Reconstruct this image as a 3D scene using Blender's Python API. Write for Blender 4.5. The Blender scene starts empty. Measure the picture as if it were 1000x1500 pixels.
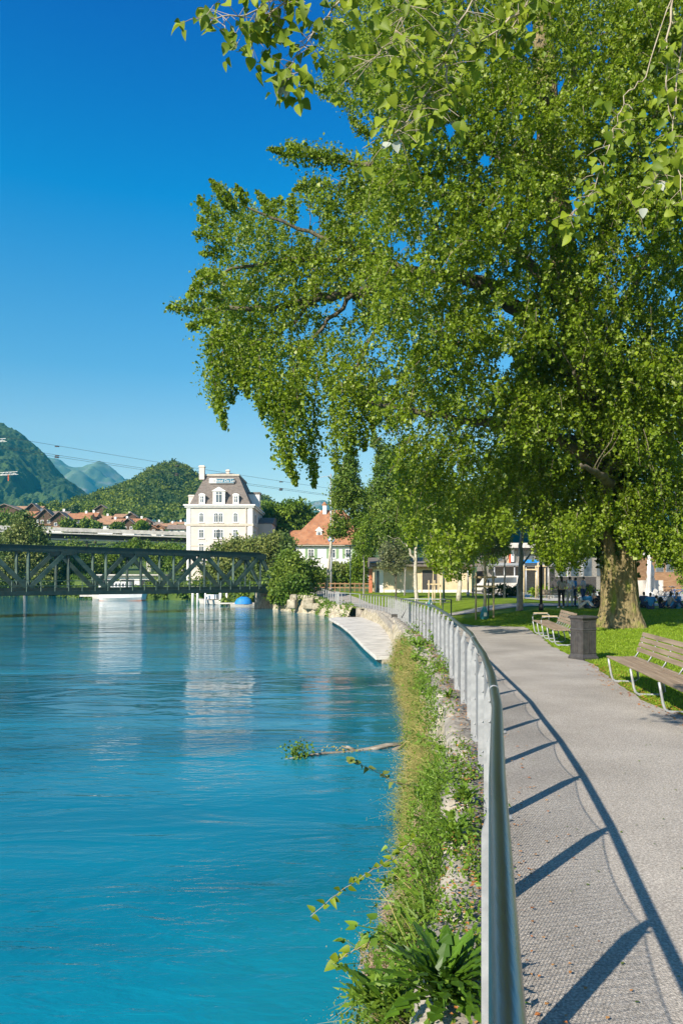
import bpy, bmesh, math, random
import numpy as np
from mathutils import Vector, Matrix
random.seed(7); rng = np.random.default_rng(11)
S = bpy.context.scene; COL = S.collection
F, CX, HY, CZ = 1100.0, 500.0, 850.0, 1.8

def W(px, py, D):
    return Vector(((px-CX)/F*D, D, CZ-(py-HY)/F*D))

# ---------------------------------------------------------------- helpers
ORG = {}
def setp(o, label=None, cat=None, group=None, kind=None):
    if label: o['label'] = label
    if cat: o['category'] = cat
    if group: o['group'] = group
    if kind: o['kind'] = kind
    return o
def thing(name, label, cat, loc=(0, 0, 0), group=None):
    o = bpy.data.objects.new(name, None); COL.objects.link(o)
    o.location = loc; ORG[o.name] = Vector(loc); o.empty_display_size = .2
    return setp(o, label, cat, group)
def link_mesh(me, name, parent=None):
    o = bpy.data.objects.new(name, me); COL.objects.link(o)
    if parent is not None:
        o.parent = parent
        ORG[o.name] = ORG[parent.name]
    else:
        ORG[o.name] = Vector((0, 0, 0))
    return o

class MB:
    def __init__(s): s.v = []; s.f = []; s.m = []; s.mi = 0; s.sm = []; s.smooth = False
    def add(s, vs, fs):
        n = len(s.v); s.v += [tuple(v) for v in vs]
        for f in fs:
            s.f.append(tuple(i+n for i in f)); s.m.append(s.mi); s.sm.append(s.smooth)
        return s
    def box(s, c, d, rz=0, tilt=None):
        hx, hy, hz = d[0]/2, d[1]/2, d[2]/2
        R = Matrix.Rotation(rz, 3, 'Z')
        if tilt is not None: R = R @ Matrix.Rotation(tilt, 3, 'X')
        vs = [Vector(c)+R @ Vector((x*hx, y*hy, z*hz)) for x in (-1, 1) for y in (-1, 1) for z in (-1, 1)]
        return s.add(vs, [(0, 1, 3, 2), (4, 6, 7, 5), (0, 4, 5, 1), (2, 3, 7, 6), (0, 2, 6, 4), (1, 5, 7, 3)])
    def bb(s, x0, x1, y0, y1, z0, z1):
        return s.box(((x0+x1)/2, (y0+y1)/2, (z0+z1)/2), (abs(x1-x0), abs(y1-y0), abs(z1-z0)))
    def bar(s, a, b, w, h):
        a = Vector(a); b = Vector(b); d = (b-a)
        if d.length < 1e-6: return s
        d.normalize(); up = Vector((0, 0, 1))
        if abs(d.z) > .99: up = Vector((0, 1, 0))
        sx = d.cross(up).normalized(); sz = sx.cross(d)
        vs = []
        for p in (a, b):
            for i, j in ((-1, -1), (1, -1), (1, 1), (-1, 1)): vs.append(p+sx*i*w/2+sz*j*h/2)
        return s.add(vs, [(3, 2, 1, 0), (4, 5, 6, 7), (0, 1, 5, 4), (1, 2, 6, 5), (2, 3, 7, 6), (3, 0, 4, 7)])
    def tube(s, pts, r, n=8, cap=True, jit=0):
        pts = [Vector(p) for p in pts]
        if not hasattr(r, '__len__'): r = [r]*len(pts)
        rings = []; ref = Vector((0.13, 0.21, 1))
        for i, p in enumerate(pts):
            d = (pts[min(i+1, len(pts)-1)]-pts[max(i-1, 0)])
            d = d.normalized() if d.length > 1e-9 else Vector((0, 0, 1))
            if abs(d.dot(ref.normalized())) > .97: rf = Vector((0, 1, .1))
            else: rf = ref
            a = d.cross(rf).normalized(); b = d.cross(a)
            rings.append([p+(a*math.cos(2*math.pi*k/n)+b*math.sin(2*math.pi*k/n))*r[i]*(1+random.uniform(-jit, jit)) for k in range(n)])
        vs = [v for ring in rings for v in ring]; fs = []
        for i in range(len(pts)-1):
            for k in range(n):
                fs.append((i*n+k, i*n+(k+1) % n, (i+1)*n+(k+1) % n, (i+1)*n+k))
        if cap:
            fs.append(tuple(range(n))[::-1]); fs.append(tuple((len(pts)-1)*n+k for k in range(n)))
        s.smooth = True; s.add(vs, fs); s.smooth = False
        return s
    def lathe(s, prof, c=(0, 0, 0), n=16, sx=1, sy=1):
        vs = []; fs = []; c = Vector(c)
        for r, z in prof:
            for k in range(n):
                a = 2*math.pi*k/n; vs.append(c+Vector((r*sx*math.cos(a), r*sy*math.sin(a), z)))
        for i in range(len(prof)-1):
            for k in range(n): fs.append((i*n+k, i*n+(k+1) % n, (i+1)*n+(k+1) % n, (i+1)*n+k))
        fs.append(tuple(range(n))[::-1]); fs.append(tuple((len(prof)-1)*n+k for k in range(n)))
        return s.add(vs, fs)
    def prism(s, poly, y0, y1):      # polygon in x,z extruded in y
        n = len(poly)
        vs = [(x, y0, z) for x, z in poly]+[(x, y1, z) for x, z in poly]
        fs = [tuple(range(n)), tuple(range(2*n-1, n-1, -1))]+[(i, i+n, (i+1) % n+n, (i+1) % n) for i in range(n)]
        return s.add(vs, fs)
    def prismx(s, poly, x0, x1):     # polygon in y,z extruded in x
        n = len(poly)
        vs = [(x0, y, z) for y, z in poly]+[(x1, y, z) for y, z in poly]
        fs = [tuple(range(n))[::-1], tuple(range(n, 2*n))]+[(i, (i+1) % n, (i+1) % n+n, i+n) for i in range(n)]
        return s.add(vs, fs)
    def build(s, name, mats, parent=None, bevel=0):
        if not isinstance(mats, (list, tuple)): mats = [mats]
        org = ORG[parent.name] if parent is not None else Vector((0, 0, 0))
        me = bpy.data.meshes.new(name)
        me.from_pydata([(v[0]-org.x, v[1]-org.y, v[2]-org.z) for v in s.v], [], s.f)
        for m in mats: me.materials.append(m)
        me.polygons.foreach_set('material_index', s.m); me.polygons.foreach_set('use_smooth', s.sm)
        me.update()
        bm = bmesh.new(); bm.from_mesh(me); bmesh.ops.recalc_face_normals(bm, faces=bm.faces); bm.to_mesh(me); bm.free()
        o = link_mesh(me, name, parent)
        if bevel:
            b = o.modifiers.new('bevel', 'BEVEL'); b.width = bevel; b.segments = 2; b.limit_method = 'ANGLE'
        return o

def np_mesh(name, V, Fq, mat, parent=None, smooth=False, mi=None):
    org = ORG[parent.name] if parent is not None else Vector((0, 0, 0))
    V = np.asarray(V, dtype=np.float64)-np.array(org)
    Fq = np.asarray(Fq); k = Fq.shape[1]
    me = bpy.data.meshes.new(name)
    me.vertices.add(len(V)); me.vertices.foreach_set('co', V.astype(np.float32).ravel())
    me.loops.add(Fq.size); me.loops.foreach_set('vertex_index', Fq.astype(np.int32).ravel())
    me.polygons.add(len(Fq)); me.polygons.foreach_set('loop_start', np.arange(len(Fq), dtype=np.int32)*k)
    for m in (mat if isinstance(mat, (list, tuple)) else [mat]): me.materials.append(m)
    if mi is not None: me.polygons.foreach_set('material_index', np.asarray(mi, dtype=np.int32))
    me.polygons.foreach_set('use_smooth', np.full(len(Fq), smooth))
    me.update(calc_edges=True); me.validate()
    return link_mesh(me, name, parent)

def unit(a): return a/np.maximum(np.linalg.norm(a, axis=-1, keepdims=True), 1e-9)
def leaves(name, C, size, mat, parent=None, T=None, ratio=.75, mi=None, flat=.35):
    """one folded diamond-shaped leaf per centre"""
    N = len(C); C = np.asarray(C)
    if T is None:
        T = rng.normal(size=(N, 3)); T[:, 2] -= .6
    T = unit(T)
    R = rng.normal(size=(N, 3)); R[:, 2] += flat*3
    Sd = unit(np.cross(T, R)); Nn = np.cross(Sd, T)
    s = (np.asarray(size)*np.ones(N)*rng.uniform(.7, 1.3, N))[:, None]
    b = C-T*s*.5; t = C+T*s*.5; m = C-T*s*.08
    l = m+Sd*s*ratio*.5+Nn*s*.1; r = m-Sd*s*ratio*.5+Nn*s*.1
    V = np.stack([b, r, t, l], 1).reshape(-1, 3)
    Fq = np.arange(4*N).reshape(N, 4)
    return np_mesh(name, V, Fq, mat, parent, mi=mi)

def grid_mesh(name, X, Y, Z, mat, parent=None, smooth=True):
    n, m = X.shape
    V = np.stack([X, Y, Z], -1).reshape(-1, 3)
    i = np.arange(n*m).reshape(n, m)
    Fq = np.stack([i[:-1, :-1], i[:-1, 1:], i[1:, 1:], i[1:, :-1]], -1).reshape(-1, 4)
    return np_mesh(name, V, Fq, mat, parent, smooth)

def vnoise(x, y, seed=0):
    xi = np.floor(x).astype(np.int64); yi = np.floor(y).astype(np.int64); xf = x-xi; yf = y-yi
    def h(a, b):
        n = (a*374761393+b*668265263+seed*974634777) & 0xffffffff
        n = ((n ^ (n >> 13))*1274126177) & 0xffffffff
        return ((n ^ (n >> 16)) & 0xffff)/65535.0
    u = xf*xf*(3-2*xf); v = yf*yf*(3-2*yf)
    return (h(xi, yi)*(1-u)+h(xi+1, yi)*u)*(1-v)+(h(xi, yi+1)*(1-u)+h(xi+1, yi+1)*u)*v
def fbm(x, y, o=4, seed=0):
    s = 0; a = .5
    for k in range(o): s = s+a*vnoise(x*2**k, y*2**k, seed+k); a *= .5
    return s
def canopy(x, y, cell, seed=0):
    """rounded tree-top bumps 0..1"""
    xi = np.floor(x/cell); yi = np.floor(y/cell); best = np.full(x.shape, 9.0); hh = np.zeros(x.shape)
    for dx in (-1, 0, 1):
        for dy in (-1, 0, 1):
            a = (xi+dx).astype(np.int64); b = (yi+dy).astype(np.int64)
            n = (a*73856093 ^ b*19349663 ^ (seed*83492791)) & 0xffffff
            jx = (n & 255)/255; jy = ((n >> 8) & 255)/255; jh = ((n >> 16) & 255)/255
            d = np.hypot(x/cell-(a+.2+.6*jx), y/cell-(b+.2+.6*jy))
            k = d < best; hh = np.where(k, jh, hh); best = np.where(k, d, best)
    return np.sqrt(np.clip(1-(best/.95)**2, 0, 1))*(.6+.5*hh)

# ---------------------------------------------------------------- materials
def nt(name):
    m = bpy.data.materials.new(name); m.use_nodes = True; t = m.node_tree
    return m, t, t.nodes['Principled BSDF']
def mat(name, c, c2=None, scale=3, rough=.75, bump=0, bscale=None, metal=0, detail=5, spec=.4, stretch=None, lo=.35, hi=.65, c3=None, s3=30, coord='Object', dist=.02):
    m, t, b = nt(name); N = t.nodes; L = t.links
    b.inputs['Roughness'].default_value = rough; b.inputs['Metallic'].default_value = metal
    b.inputs['Specular IOR Level'].default_value = spec
    b.inputs['Base Color'].default_value = (*c, 1)
    tc = N.new('ShaderNodeTexCoord'); src = tc.outputs[coord]
    if stretch:
        mp = N.new('ShaderNodeMapping'); mp.inputs['Scale'].default_value = stretch; L.new(src, mp.inputs[0]); src = mp.outputs[0]
    if c2:
        n = N.new('ShaderNodeTexNoise'); n.inputs['Scale'].default_value = scale; n.inputs['Detail'].default_value = detail
        L.new(src, n.inputs['Vector'])
        r = N.new('ShaderNodeValToRGB'); r.color_ramp.elements[0].position = lo; r.color_ramp.elements[1].position = hi
        r.color_ramp.elements[0].color = (*c, 1); r.color_ramp.elements[1].color = (*c2, 1)
        L.new(n.outputs['Fac'], r.inputs[0]); out = r.outputs[0]
        if c3:
            n3 = N.new('ShaderNodeTexNoise'); n3.inputs['Scale'].default_value = s3; n3.inputs['Detail'].default_value = 3
            L.new(src, n3.inputs['Vector'])
            r3 = N.new('ShaderNodeValToRGB'); r3.color_ramp.elements[0].position = .55; r3.color_ramp.elements[1].position = .7
            r3.color_ramp.elements[0].color = (0, 0, 0, 1); r3.color_ramp.elements[1].color = (1, 1, 1, 1)
            L.new(n3.outputs['Fac'], r3.inputs[0])
            mx = N.new('ShaderNodeMix'); mx.data_type = 'RGBA'
            L.new(r3.outputs[0], mx.inputs[0]); L.new(out, mx.inputs[6]); mx.inputs[7].default_value = (*c3, 1); out = mx.outputs[2]
        L.new(out, b.inputs['Base Color'])
    if bump:
        nb = N.new('ShaderNodeTexNoise'); nb.inputs['Scale'].default_value = bscale or scale*4; nb.inputs['Detail'].default_value = 6
        L.new(src, nb.inputs['Vector'])
        bp = N.new('ShaderNodeBump'); bp.inputs['Strength'].default_value = bump; bp.inputs['Distance'].default_value = dist
        L.new(nb.outputs['Fac'], bp.inputs['Height']); L.new(bp.outputs[0], b.inputs['Normal'])
    return m
def leafmat(name, c, c2, trans=.35, rough=.45, pale=None, patch=None, pscale=.25):
    m, t, b = nt(name); N = t.nodes; L = t.links
    g = N.new('ShaderNodeNewGeometry'); r = N.new('ShaderNodeValToRGB')
    e = r.color_ramp.elements; e[0].color = (*c, 1); e[1].color = (*c2, 1); e[1].position = .85
    if pale: k = e.new(.96); k.color = (*pale, 1)
    L.new(g.outputs['Random Per Island'], r.inputs[0]); out = r.outputs[0]
    if patch:
        tc = N.new('ShaderNodeTexCoord'); n = N.new('ShaderNodeTexNoise'); n.inputs['Scale'].default_value = pscale; n.inputs['Detail'].default_value = 3
        L.new(tc.outputs['Object'], n.inputs['Vector'])
        rr = N.new('ShaderNodeValToRGB'); rr.color_ramp.elements[0].position = .42; rr.color_ramp.elements[1].position = .62
        L.new(n.outputs['Fac'], rr.inputs[0])
        mx = N.new('ShaderNodeMix'); mx.data_type = 'RGBA'; mx.blend_type = 'MIX'
        L.new(rr.outputs[0], mx.inputs[0]); L.new(out, mx.inputs[6]); mx.inputs[7].default_value = (*patch, 1); out = mx.outputs[2]
    b.inputs['Roughness'].default_value = rough; b.inputs['Specular IOR Level'].default_value = .35
    L.new(out, b.inputs['Base Color'])
    tr = N.new('ShaderNodeBsdfTranslucent'); L.new(out, tr.inputs[0])
    ms = N.new('ShaderNodeMixShader'); ms.inputs[0].default_value = trans
    L.new(b.outputs[0], ms.inputs[1]); L.new(tr.outputs[0], ms.inputs[2])
    L.new(ms.outputs[0], N['Material Output'].inputs[0])
    return m

M = {}
M['leaf_big'] = leafmat('poplar_leaf', (.125, .215, .006), (.3, .39, .024), .45, .45, (.5, .56, .2), patch=(.19, .275, .015), pscale=.8)
M['leaf_near'] = leafmat('near_leaf', (.1, .17, .006), (.27, .34, .02), .4, .55)
M['leaf_mid'] = leafmat('mid_leaf', (.08, .145, .01), (.22, .29, .035), .3, .5, patch=(.09, .17, .015), pscale=.15)
M['leaf_dark'] = leafmat('dark_leaf', (.02, .05, .008), (.05, .09, .015), .2, .5)
M['leaf_ivy'] = leafmat('ivy_leaf', (.015, .04, .006), (.06, .1, .02), .15, .35)
M['leaf_lime'] = leafmat('lime_leaf', (.12, .2, .012), (.22, .32, .02), .35, .5, patch=(.07, .14, .01), pscale=.2)
M['leaf_willow'] = leafmat('willow_leaf', (.13, .18, .03), (.26, .28, .07), .3, .5, patch=(.1, .16, .03), pscale=.2)
M['leaf_olive'] = leafmat('olive_leaf', (.12, .15, .06), (.22, .24, .11), .3, .5)
M['leaf_forest'] = leafmat('forest_leaf', (.07, .12, .008), (.22, .27, .02), .25, .6, patch=(.035, .08, .018), pscale=.03)
M['leaf_weed'] = leafmat('weed_leaf', (.06, .14, .01), (.2, .32, .03), .35, .5, patch=(.12, .2, .02), pscale=2)
M['leaf_thistle'] = leafmat('thistle_leaf', (.035, .09, .008), (.1, .2, .015), .3, .4)
M['stalk'] = leafmat('dry_stalk', (.22, .2, .05), (.5, .4, .16), .25, .7, patch=(.2, .24, .05), pscale=1.3)
M['under'] = leafmat('undergrowth_leaf', (.1, .14, .02), (.3, .28, .09), .25, .6, patch=(.1, .18, .02), pscale=1.1)
M['seed'] = leafmat('seed_head', (.42, .27, .2), (.6, .42, .32), .3, .8)
M['fallen'] = leafmat('fallen_leaf', (.32, .1, .03), (.5, .25, .08), .1, .7)
M['blade'] = leafmat('grass_blade', (.13, .23, .006), (.3, .4, .03), .35, .6, patch=(.2, .31, .012), pscale=.6)
M['bark'] = mat('bark', (.16, .13, .09), (.34, .3, .22), 8, .9, 1, 14, stretch=(1, 1, .25))
M['bark_big'] = mat('mossy_bark', (.11, .085, .04), (.28, .22, .11), 7, .95, 1, 16, stretch=(1, 1, .35), c3=(.17, .19, .03), s3=3, dist=.08)
M['bark_dark'] = mat('dark_bark', (.06, .05, .035), (.14, .12, .08), 6, .9, 1, 14, stretch=(1, 1, .25))
M['twig_dark'] = mat('crown_twig', (.13, .105, .07), (.24, .2, .14), 6, .85)
M['twig'] = mat('twig_bark', (.3, .24, .17), (.42, .36, .27), 6, .8)
M['bark_pale'] = mat('pale_bark', (.36, .33, .26), (.5, .46, .37), 4, .8, .3, 20, c3=(.25, .22, .16), s3=6)
M['bark_grey'] = mat('grey_bark', (.2, .18, .16), (.3, .28, .25), 6, .9, .6, 20)
M['steel'] = mat('brushed_steel', (.27, .262, .25), (.37, .36, .345), 3, .34, .08, 90, metal=1, stretch=(1, .06, 1), spec=.5)
M['galv'] = mat('galvanised_steel', (.31, .32, .33), (.42, .43, .44), 12, .5, .05, 60, metal=.35)
M['wire'] = mat('steel_wire', (.4, .4, .4), None, rough=.45, metal=.6)
M['wood'] = mat('bench_wood', (.22, .16, .11), (.34, .26, .185), 4, .75, .4, 40, stretch=(.25, 4, 4), c3=(.2, .15, .1), s3=6)
M['bin'] = mat('bin_metal', (.05, .046, .045), (.08, .074, .07), 10, .55, .2, 60, metal=.2)
M['black'] = mat('black_paint', (.015, .017, .02), (.03, .03, .035), 8, .5)
M['blackgreen'] = mat('bridge_paint', (.018, .045, .038), (.04, .07, .06), 1.2, .55, .2, 20, c3=(.05, .06, .04), s3=3)
M['bridgelight'] = mat('bridge_paint_worn', (.04, .08, .062), (.1, .15, .115), 1.5, .6, .2, 20)
M['concrete'] = mat('pale_concrete', (.46, .43, .39), (.64, .6, .54), .9, .85, .2, 15, c3=(.4, .37, .33), s3=1.5)
M['white'] = mat('white_paint', (.74, .72, .68), (.82, .8, .76), 1.5, .7, .05, 20)
M['cream'] = mat('cream_render', (.58, .505, .44), (.67, .59, .515), .6, .85, .1, 10)
M['trim'] = mat('stone_trim', (.5, .44, .35), (.6, .53, .43), 3, .85)
M['tan'] = mat('tan_wall', (.55, .43, .27), (.66, .53, .35), 1.5, .85, .2, 12, c3=(.48, .37, .24), s3=3)
M['slate'] = mat('slate_roof', (.125, .105, .09), (.195, .165, .145), 2, .85, .6, 6, stretch=(1, 1, 3))
M['tile'] = mat('red_tiles', (.3, .125, .06), (.41, .195, .1), 1, .85, .6, 8, c3=(.2, .11, .07), s3=2)
M['tile2'] = mat('brown_tiles', (.3, .16, .09), (.42, .24, .14), 1, .9, .6, 4, c3=(.2, .13, .09), s3=.8)
M['tile3'] = mat('grey_brown_tiles', (.17, .13, .11), (.27, .21, .17), 1, .9, .6, 4)
M['timber'] = mat('dark_timber', (.055, .035, .022), (.12, .075, .045), 1, .9, .3, 5, stretch=(1, 1, 6))
M['timber2'] = mat('warm_timber', (.22, .12, .06), (.32, .19, .1), 1, .9, .3, 5, stretch=(1, 1, 6))
M['glass'] = mat('window_glass', (.04, .06, .08), (.1, .13, .16), 1, .08, spec=.8)
M['shutter'] = mat('green_shutter', (.2, .3, .16), (.27, .38, .2), 8, .7)
M['red'] = mat('red_paint', (.55, .09, .04), (.62, .14, .06), 4, .6)
M['orange'] = mat('orange_post', (.42, .13, .06), (.52, .18, .09), 4, .7)
M['blue'] = mat('blue_cover', (.01, .17, .5), (.02, .25, .62), 4, .6, .4, 12)
M['teal'] = mat('teal_bag', (.01, .12, .14), (.03, .2, .22), 6, .6, .4, 12)
M['signblue'] = mat('sign_blue', (.01, .12, .2), (.015, .15, .23), 4, .5)
M['pine'] = mat('stake_wood', (.5, .38, .22), (.64, .5, .31), 5, .8, .2, 30)
M['rust'] = mat('rusty_red', (.4, .12, .05), (.5, .2, .1), 2, .8)
M['stone'] = mat('coping_stone', (.2, .18, .155), (.42, .375, .31), 3, .92, .8, 22, c3=(.34, .3, .25), s3=14, dist=.02, lo=.4, hi=.62)
M['rock'] = mat('wall_rock', (.27, .23, .16), (.5, .44, .33), 2.5, .95, 1, 9, c3=(.17, .16, .09), s3=5, dist=.05)
M['log'] = mat('drift_wood', (.14, .115, .09), (.34, .3, .25), 6, .9, .8, 20, stretch=(.3, 1, 1))
M['skin'] = mat('skin', (.5, .3, .2), (.55, .34, .23), 10, .6)
M['hair'] = mat('dark_hair', (.02, .015, .01), (.05, .035, .02), 20, .6)
def cloth(n, c): M[n] = mat(n, c, tuple(min(1, x*1.3+.01) for x in c), 8, .85)
cloth('cloth_black', (.015, .015, .02)); cloth('cloth_grey', (.35, .33, .32)); cloth('cloth_blue', (.03, .2, .42)); cloth('cloth_pale', (.6, .6, .62)); cloth('cloth_navy', (.03, .05, .12)); cloth('cloth_red', (.35, .1, .06))

def ground_mat(name, c, c2, speck, sscale, bump, pebble=60):
    m, t, b = nt(name); N = t.nodes; L = t.links
    b.inputs['Roughness'].default_value = .9; b.inputs['Specular IOR Level'].default_value = .2
    tc = N.new('ShaderNodeTexCoord'); o = tc.outputs['Object']
    n1 = N.new('ShaderNodeTexNoise'); n1.inputs['Scale'].default_value = .7; n1.inputs['Detail'].default_value = 8; L.new(o, n1.inputs['Vector'])
    v = N.new('ShaderNodeTexVoronoi'); v.inputs['Scale'].default_value = pebble; L.new(o, v.inputs['Vector'])
    n2 = N.new('ShaderNodeTexNoise'); n2.inputs['Scale'].default_value = sscale; n2.inputs['Detail'].default_value = 4; L.new(o, n2.inputs['Vector'])
    r = N.new('ShaderNodeValToRGB'); r.color_ramp.elements[0].position = .3; r.color_ramp.elements[1].position = .7
    r.color_ramp.elements[0].color = (*c, 1); r.color_ramp.elements[1].color = (*c2, 1); L.new(n1.outputs['Fac'], r.inputs[0])
    r2 = N.new('ShaderNodeValToRGB'); r2.color_ramp.elements[0].position = .38; r2.color_ramp.elements[1].position = .68
    r2.color_ramp.elements[0].color = (.45, .45, .45, 1); r2.color_ramp.elements[1].color = (1.35, 1.35, 1.35, 1); L.new(n2.outputs['Fac'], r2.inputs[0])
    mx = N.new('ShaderNodeMix'); mx.data_type = 'RGBA'; mx.blend_type = 'MULTIPLY'; mx.inputs[0].default_value = speck
    L.new(r.outputs[0], mx.inputs[6]); L.new(r2.outputs[0], mx.inputs[7])
    mr = N.new('ShaderNodeMix'); mr.data_type = 'RGBA'; mr.blend_type = 'MULTIPLY'; mr.inputs[0].default_value = speck*.7
    sep = N.new('ShaderNodeSeparateColor'); L.new(v.outputs['Color'], sep.inputs[0])
    mrr = N.new('ShaderNodeMapRange'); mrr.inputs[3].default_value = .6; mrr.inputs[4].default_value = 1.4; L.new(sep.outputs[0], mrr.inputs[0])
    L.new(mx.outputs[2], mr.inputs[6]); L.new(mrr.outputs[0], mr.inputs[7])
    L.new(mr.outputs[2], b.inputs['Base Color'])
    bp = N.new('ShaderNodeBump'); bp.inputs['Strength'].default_value = bump; bp.inputs['Distance'].default_value = .02
    ad = N.new('ShaderNodeMath'); ad.operation = 'ADD'; L.new(v.outputs['Distance'], ad.inputs[0]); L.new(n2.outputs['Fac'], ad.inputs[1])
    L.new(ad.outputs[0], bp.inputs['Height']); L.new(bp.outputs[0], b.inputs['Normal'])
    return m
M['gravel'] = ground_mat('gravel', (.32, .287, .25), (.49, .44, .385), .62, 70, .35, 120)
M['gravel_edge'] = ground_mat('kerb_gravel', (.2, .18, .16), (.3, .27, .24), .9, 30, .6, 45)
M['lawn'] = ground_mat('lawn_turf', (.13, .2, .006), (.21, .3, .012), .8, 25, .8, 50)
M['meadow'] = mat('meadow', (.04, .085, .012), (.08, .12, .02), .3, .95, .5, 2)
M['mud'] = mat('river_bed', (.12, .13, .09), (.2, .2, .14), .5, .95)
M['pave'] = mat('plaza_paving', (.4, .38, .35), (.48, .46, .42), 1, .85)

def water_mat():
    m, t, b = nt('river_water'); N = t.nodes; L = t.links
    b.inputs['Roughness'].default_value = .05; b.inputs['Specular IOR Level'].default_value = .4; b.inputs['IOR'].default_value = 1.33
    tc = N.new('ShaderNodeTexCoord'); o = tc.outputs['Object']
    def nz(sx, sy, det, dis=0, rot=0):
        mp = N.new('ShaderNodeMapping'); mp.inputs['Scale'].default_value = (sx, sy, 1); mp.inputs['Rotation'].default_value = (0, 0, rot); L.new(o, mp.inputs[0])
        n = N.new('ShaderNodeTexNoise'); n.inputs['Scale'].default_value = 1; n.inputs['Detail'].default_value = det; n.inputs['Distortion'].default_value = dis
        L.new(mp.outputs[0], n.inputs['Vector']); return n.outputs['Fac']
    def mth(op, a, bb):
        x = N.new('ShaderNodeMath'); x.operation = op
        for i, v in enumerate((a, bb)):
            if isinstance(v, (int, float)): x.inputs[i].default_value = v
            else: L.new(v, x.inputs[i])
        return x.outputs[0]
    r = N.new('ShaderNodeValToRGB'); r.color_ramp.elements[0].color = (.002, .085, .14, 1); r.color_ramp.elements[1].color = (.004, .19, .28, 1)
    r.color_ramp.elements[0].position = .35; r.color_ramp.elements[1].position = .65
    L.new(nz(.05, .12, 5, 1.5), r.inputs[0]); L.new(r.outputs[0], b.inputs['Base Color'])
    mod = N.new('ShaderNodeMapRange'); mod.inputs[1].default_value = .4; mod.inputs[2].default_value = .62; mod.inputs[3].default_value = .12; mod.inputs[4].default_value = 1.25
    L.new(nz(.05, .11, 4, 1.2, .3), mod.inputs[0])
    big = mth('MULTIPLY', nz(.35, .8, 3, .8, .25), .05)
    med = mth('MULTIPLY', nz(1.6, 4.2, 4, .6, -.15), .022)
    sml = mth('MULTIPLY', nz(6, 15, 3, .3, .2), .006)
    h = mth('ADD', big, mth('MULTIPLY', mth('ADD', med, sml), mod.outputs[0]))
    bp = N.new('ShaderNodeBump'); bp.inputs['Strength'].default_value = 1; bp.inputs['Distance'].default_value = 1.0
    L.new(h, bp.inputs['Height']); L.new(bp.outputs[0], b.inputs['Normal'])
    return m
M['water'] = water_mat()

# ---------------------------------------------------------------- camera, light, sky
cam = bpy.data.cameras.new('camera'); co = bpy.data.objects.new('camera', cam); COL.objects.link(co)
co.location = (0, 0, CZ); co.rotation_euler = (math.radians(90), 0, 0)
cam.sensor_fit = 'VERTICAL'; cam.sensor_height = 24; cam.lens = 24*F/1500; cam.shift_y = 100/1500
cam.clip_start = .05; cam.clip_end = 30000; S.camera = co
EL = math.radians(32.0); SD = Vector((.634, .773, 0)).normalized()
sun = bpy.data.lights.new('sun', 'SUN'); sun.energy = 5.0; sun.angle = math.radians(.55); sun.color = (1, .91, .77)
so = bpy.data.objects.new('sun', sun); COL.objects.link(so)
dirv = Vector((SD.x*math.cos(EL), SD.y*math.cos(EL), -math.sin(EL)))
so.rotation_euler = dirv.to_track_quat('-Z', 'Y').to_euler(); so.location = (-30, -40, 60)
w = bpy.data.worlds.new('World'); S.world = w; w.use_nodes = True; T_ = w.node_tree
sky = T_.nodes.new('ShaderNodeTexSky'); sky.sky_type = 'NISHITA'; sky.sun_disc = False
sky.sun_elevation = EL; sky.sun_rotation = math.atan2(-SD.x, -SD.y); sky.altitude = 600; sky.ozone_density = 4.0; sky.air_density = 1.0; sky.dust_density = .8
hs = T_.nodes.new('ShaderNodeHueSaturation'); hs.inputs['Saturation'].default_value = 1.0
tn = T_.nodes.new('ShaderNodeMix'); tn.data_type = 'RGBA'; tn.blend_type = 'MULTIPLY'; tn.inputs[0].default_value = 1; 
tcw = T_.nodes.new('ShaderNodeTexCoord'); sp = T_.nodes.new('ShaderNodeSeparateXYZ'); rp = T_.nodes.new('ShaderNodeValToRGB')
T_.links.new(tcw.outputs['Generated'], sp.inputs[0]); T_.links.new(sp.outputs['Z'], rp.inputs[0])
STOPS = [(0, (1.0, .8, .53)), (.1, (1.0, .82, .55)), (.187, (.85, .8, .62)), (.263, (.42, .68, .67)), (.447, (.0, .57, .82)), (.6, (.0, .3, .76)), (.9, (.34, .36, .34))]  # last stop lies overhead out of view, greyed to make shadows less blue
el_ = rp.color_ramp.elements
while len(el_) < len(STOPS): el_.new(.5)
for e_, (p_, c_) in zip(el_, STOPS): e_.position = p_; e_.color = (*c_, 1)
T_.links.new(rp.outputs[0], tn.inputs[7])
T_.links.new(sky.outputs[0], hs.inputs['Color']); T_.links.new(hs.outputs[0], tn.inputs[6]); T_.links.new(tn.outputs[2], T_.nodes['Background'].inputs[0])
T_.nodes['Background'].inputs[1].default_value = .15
S.view_settings.view_transform = 'Standard'; S.view_settings.look = 'None'; S.view_settings.exposure = .72; S.view_settings.gamma = 1
S.cycles.use_denoising = True; S.cycles.max_bounces = 7; S.cycles.transparent_max_bounces = 8
S.cycles.volume_bounces = 1; S.cycles.caustics_reflective = False; S.cycles.caustics_refractive = False
S.cycles.sample_clamp_indirect = 6
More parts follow.
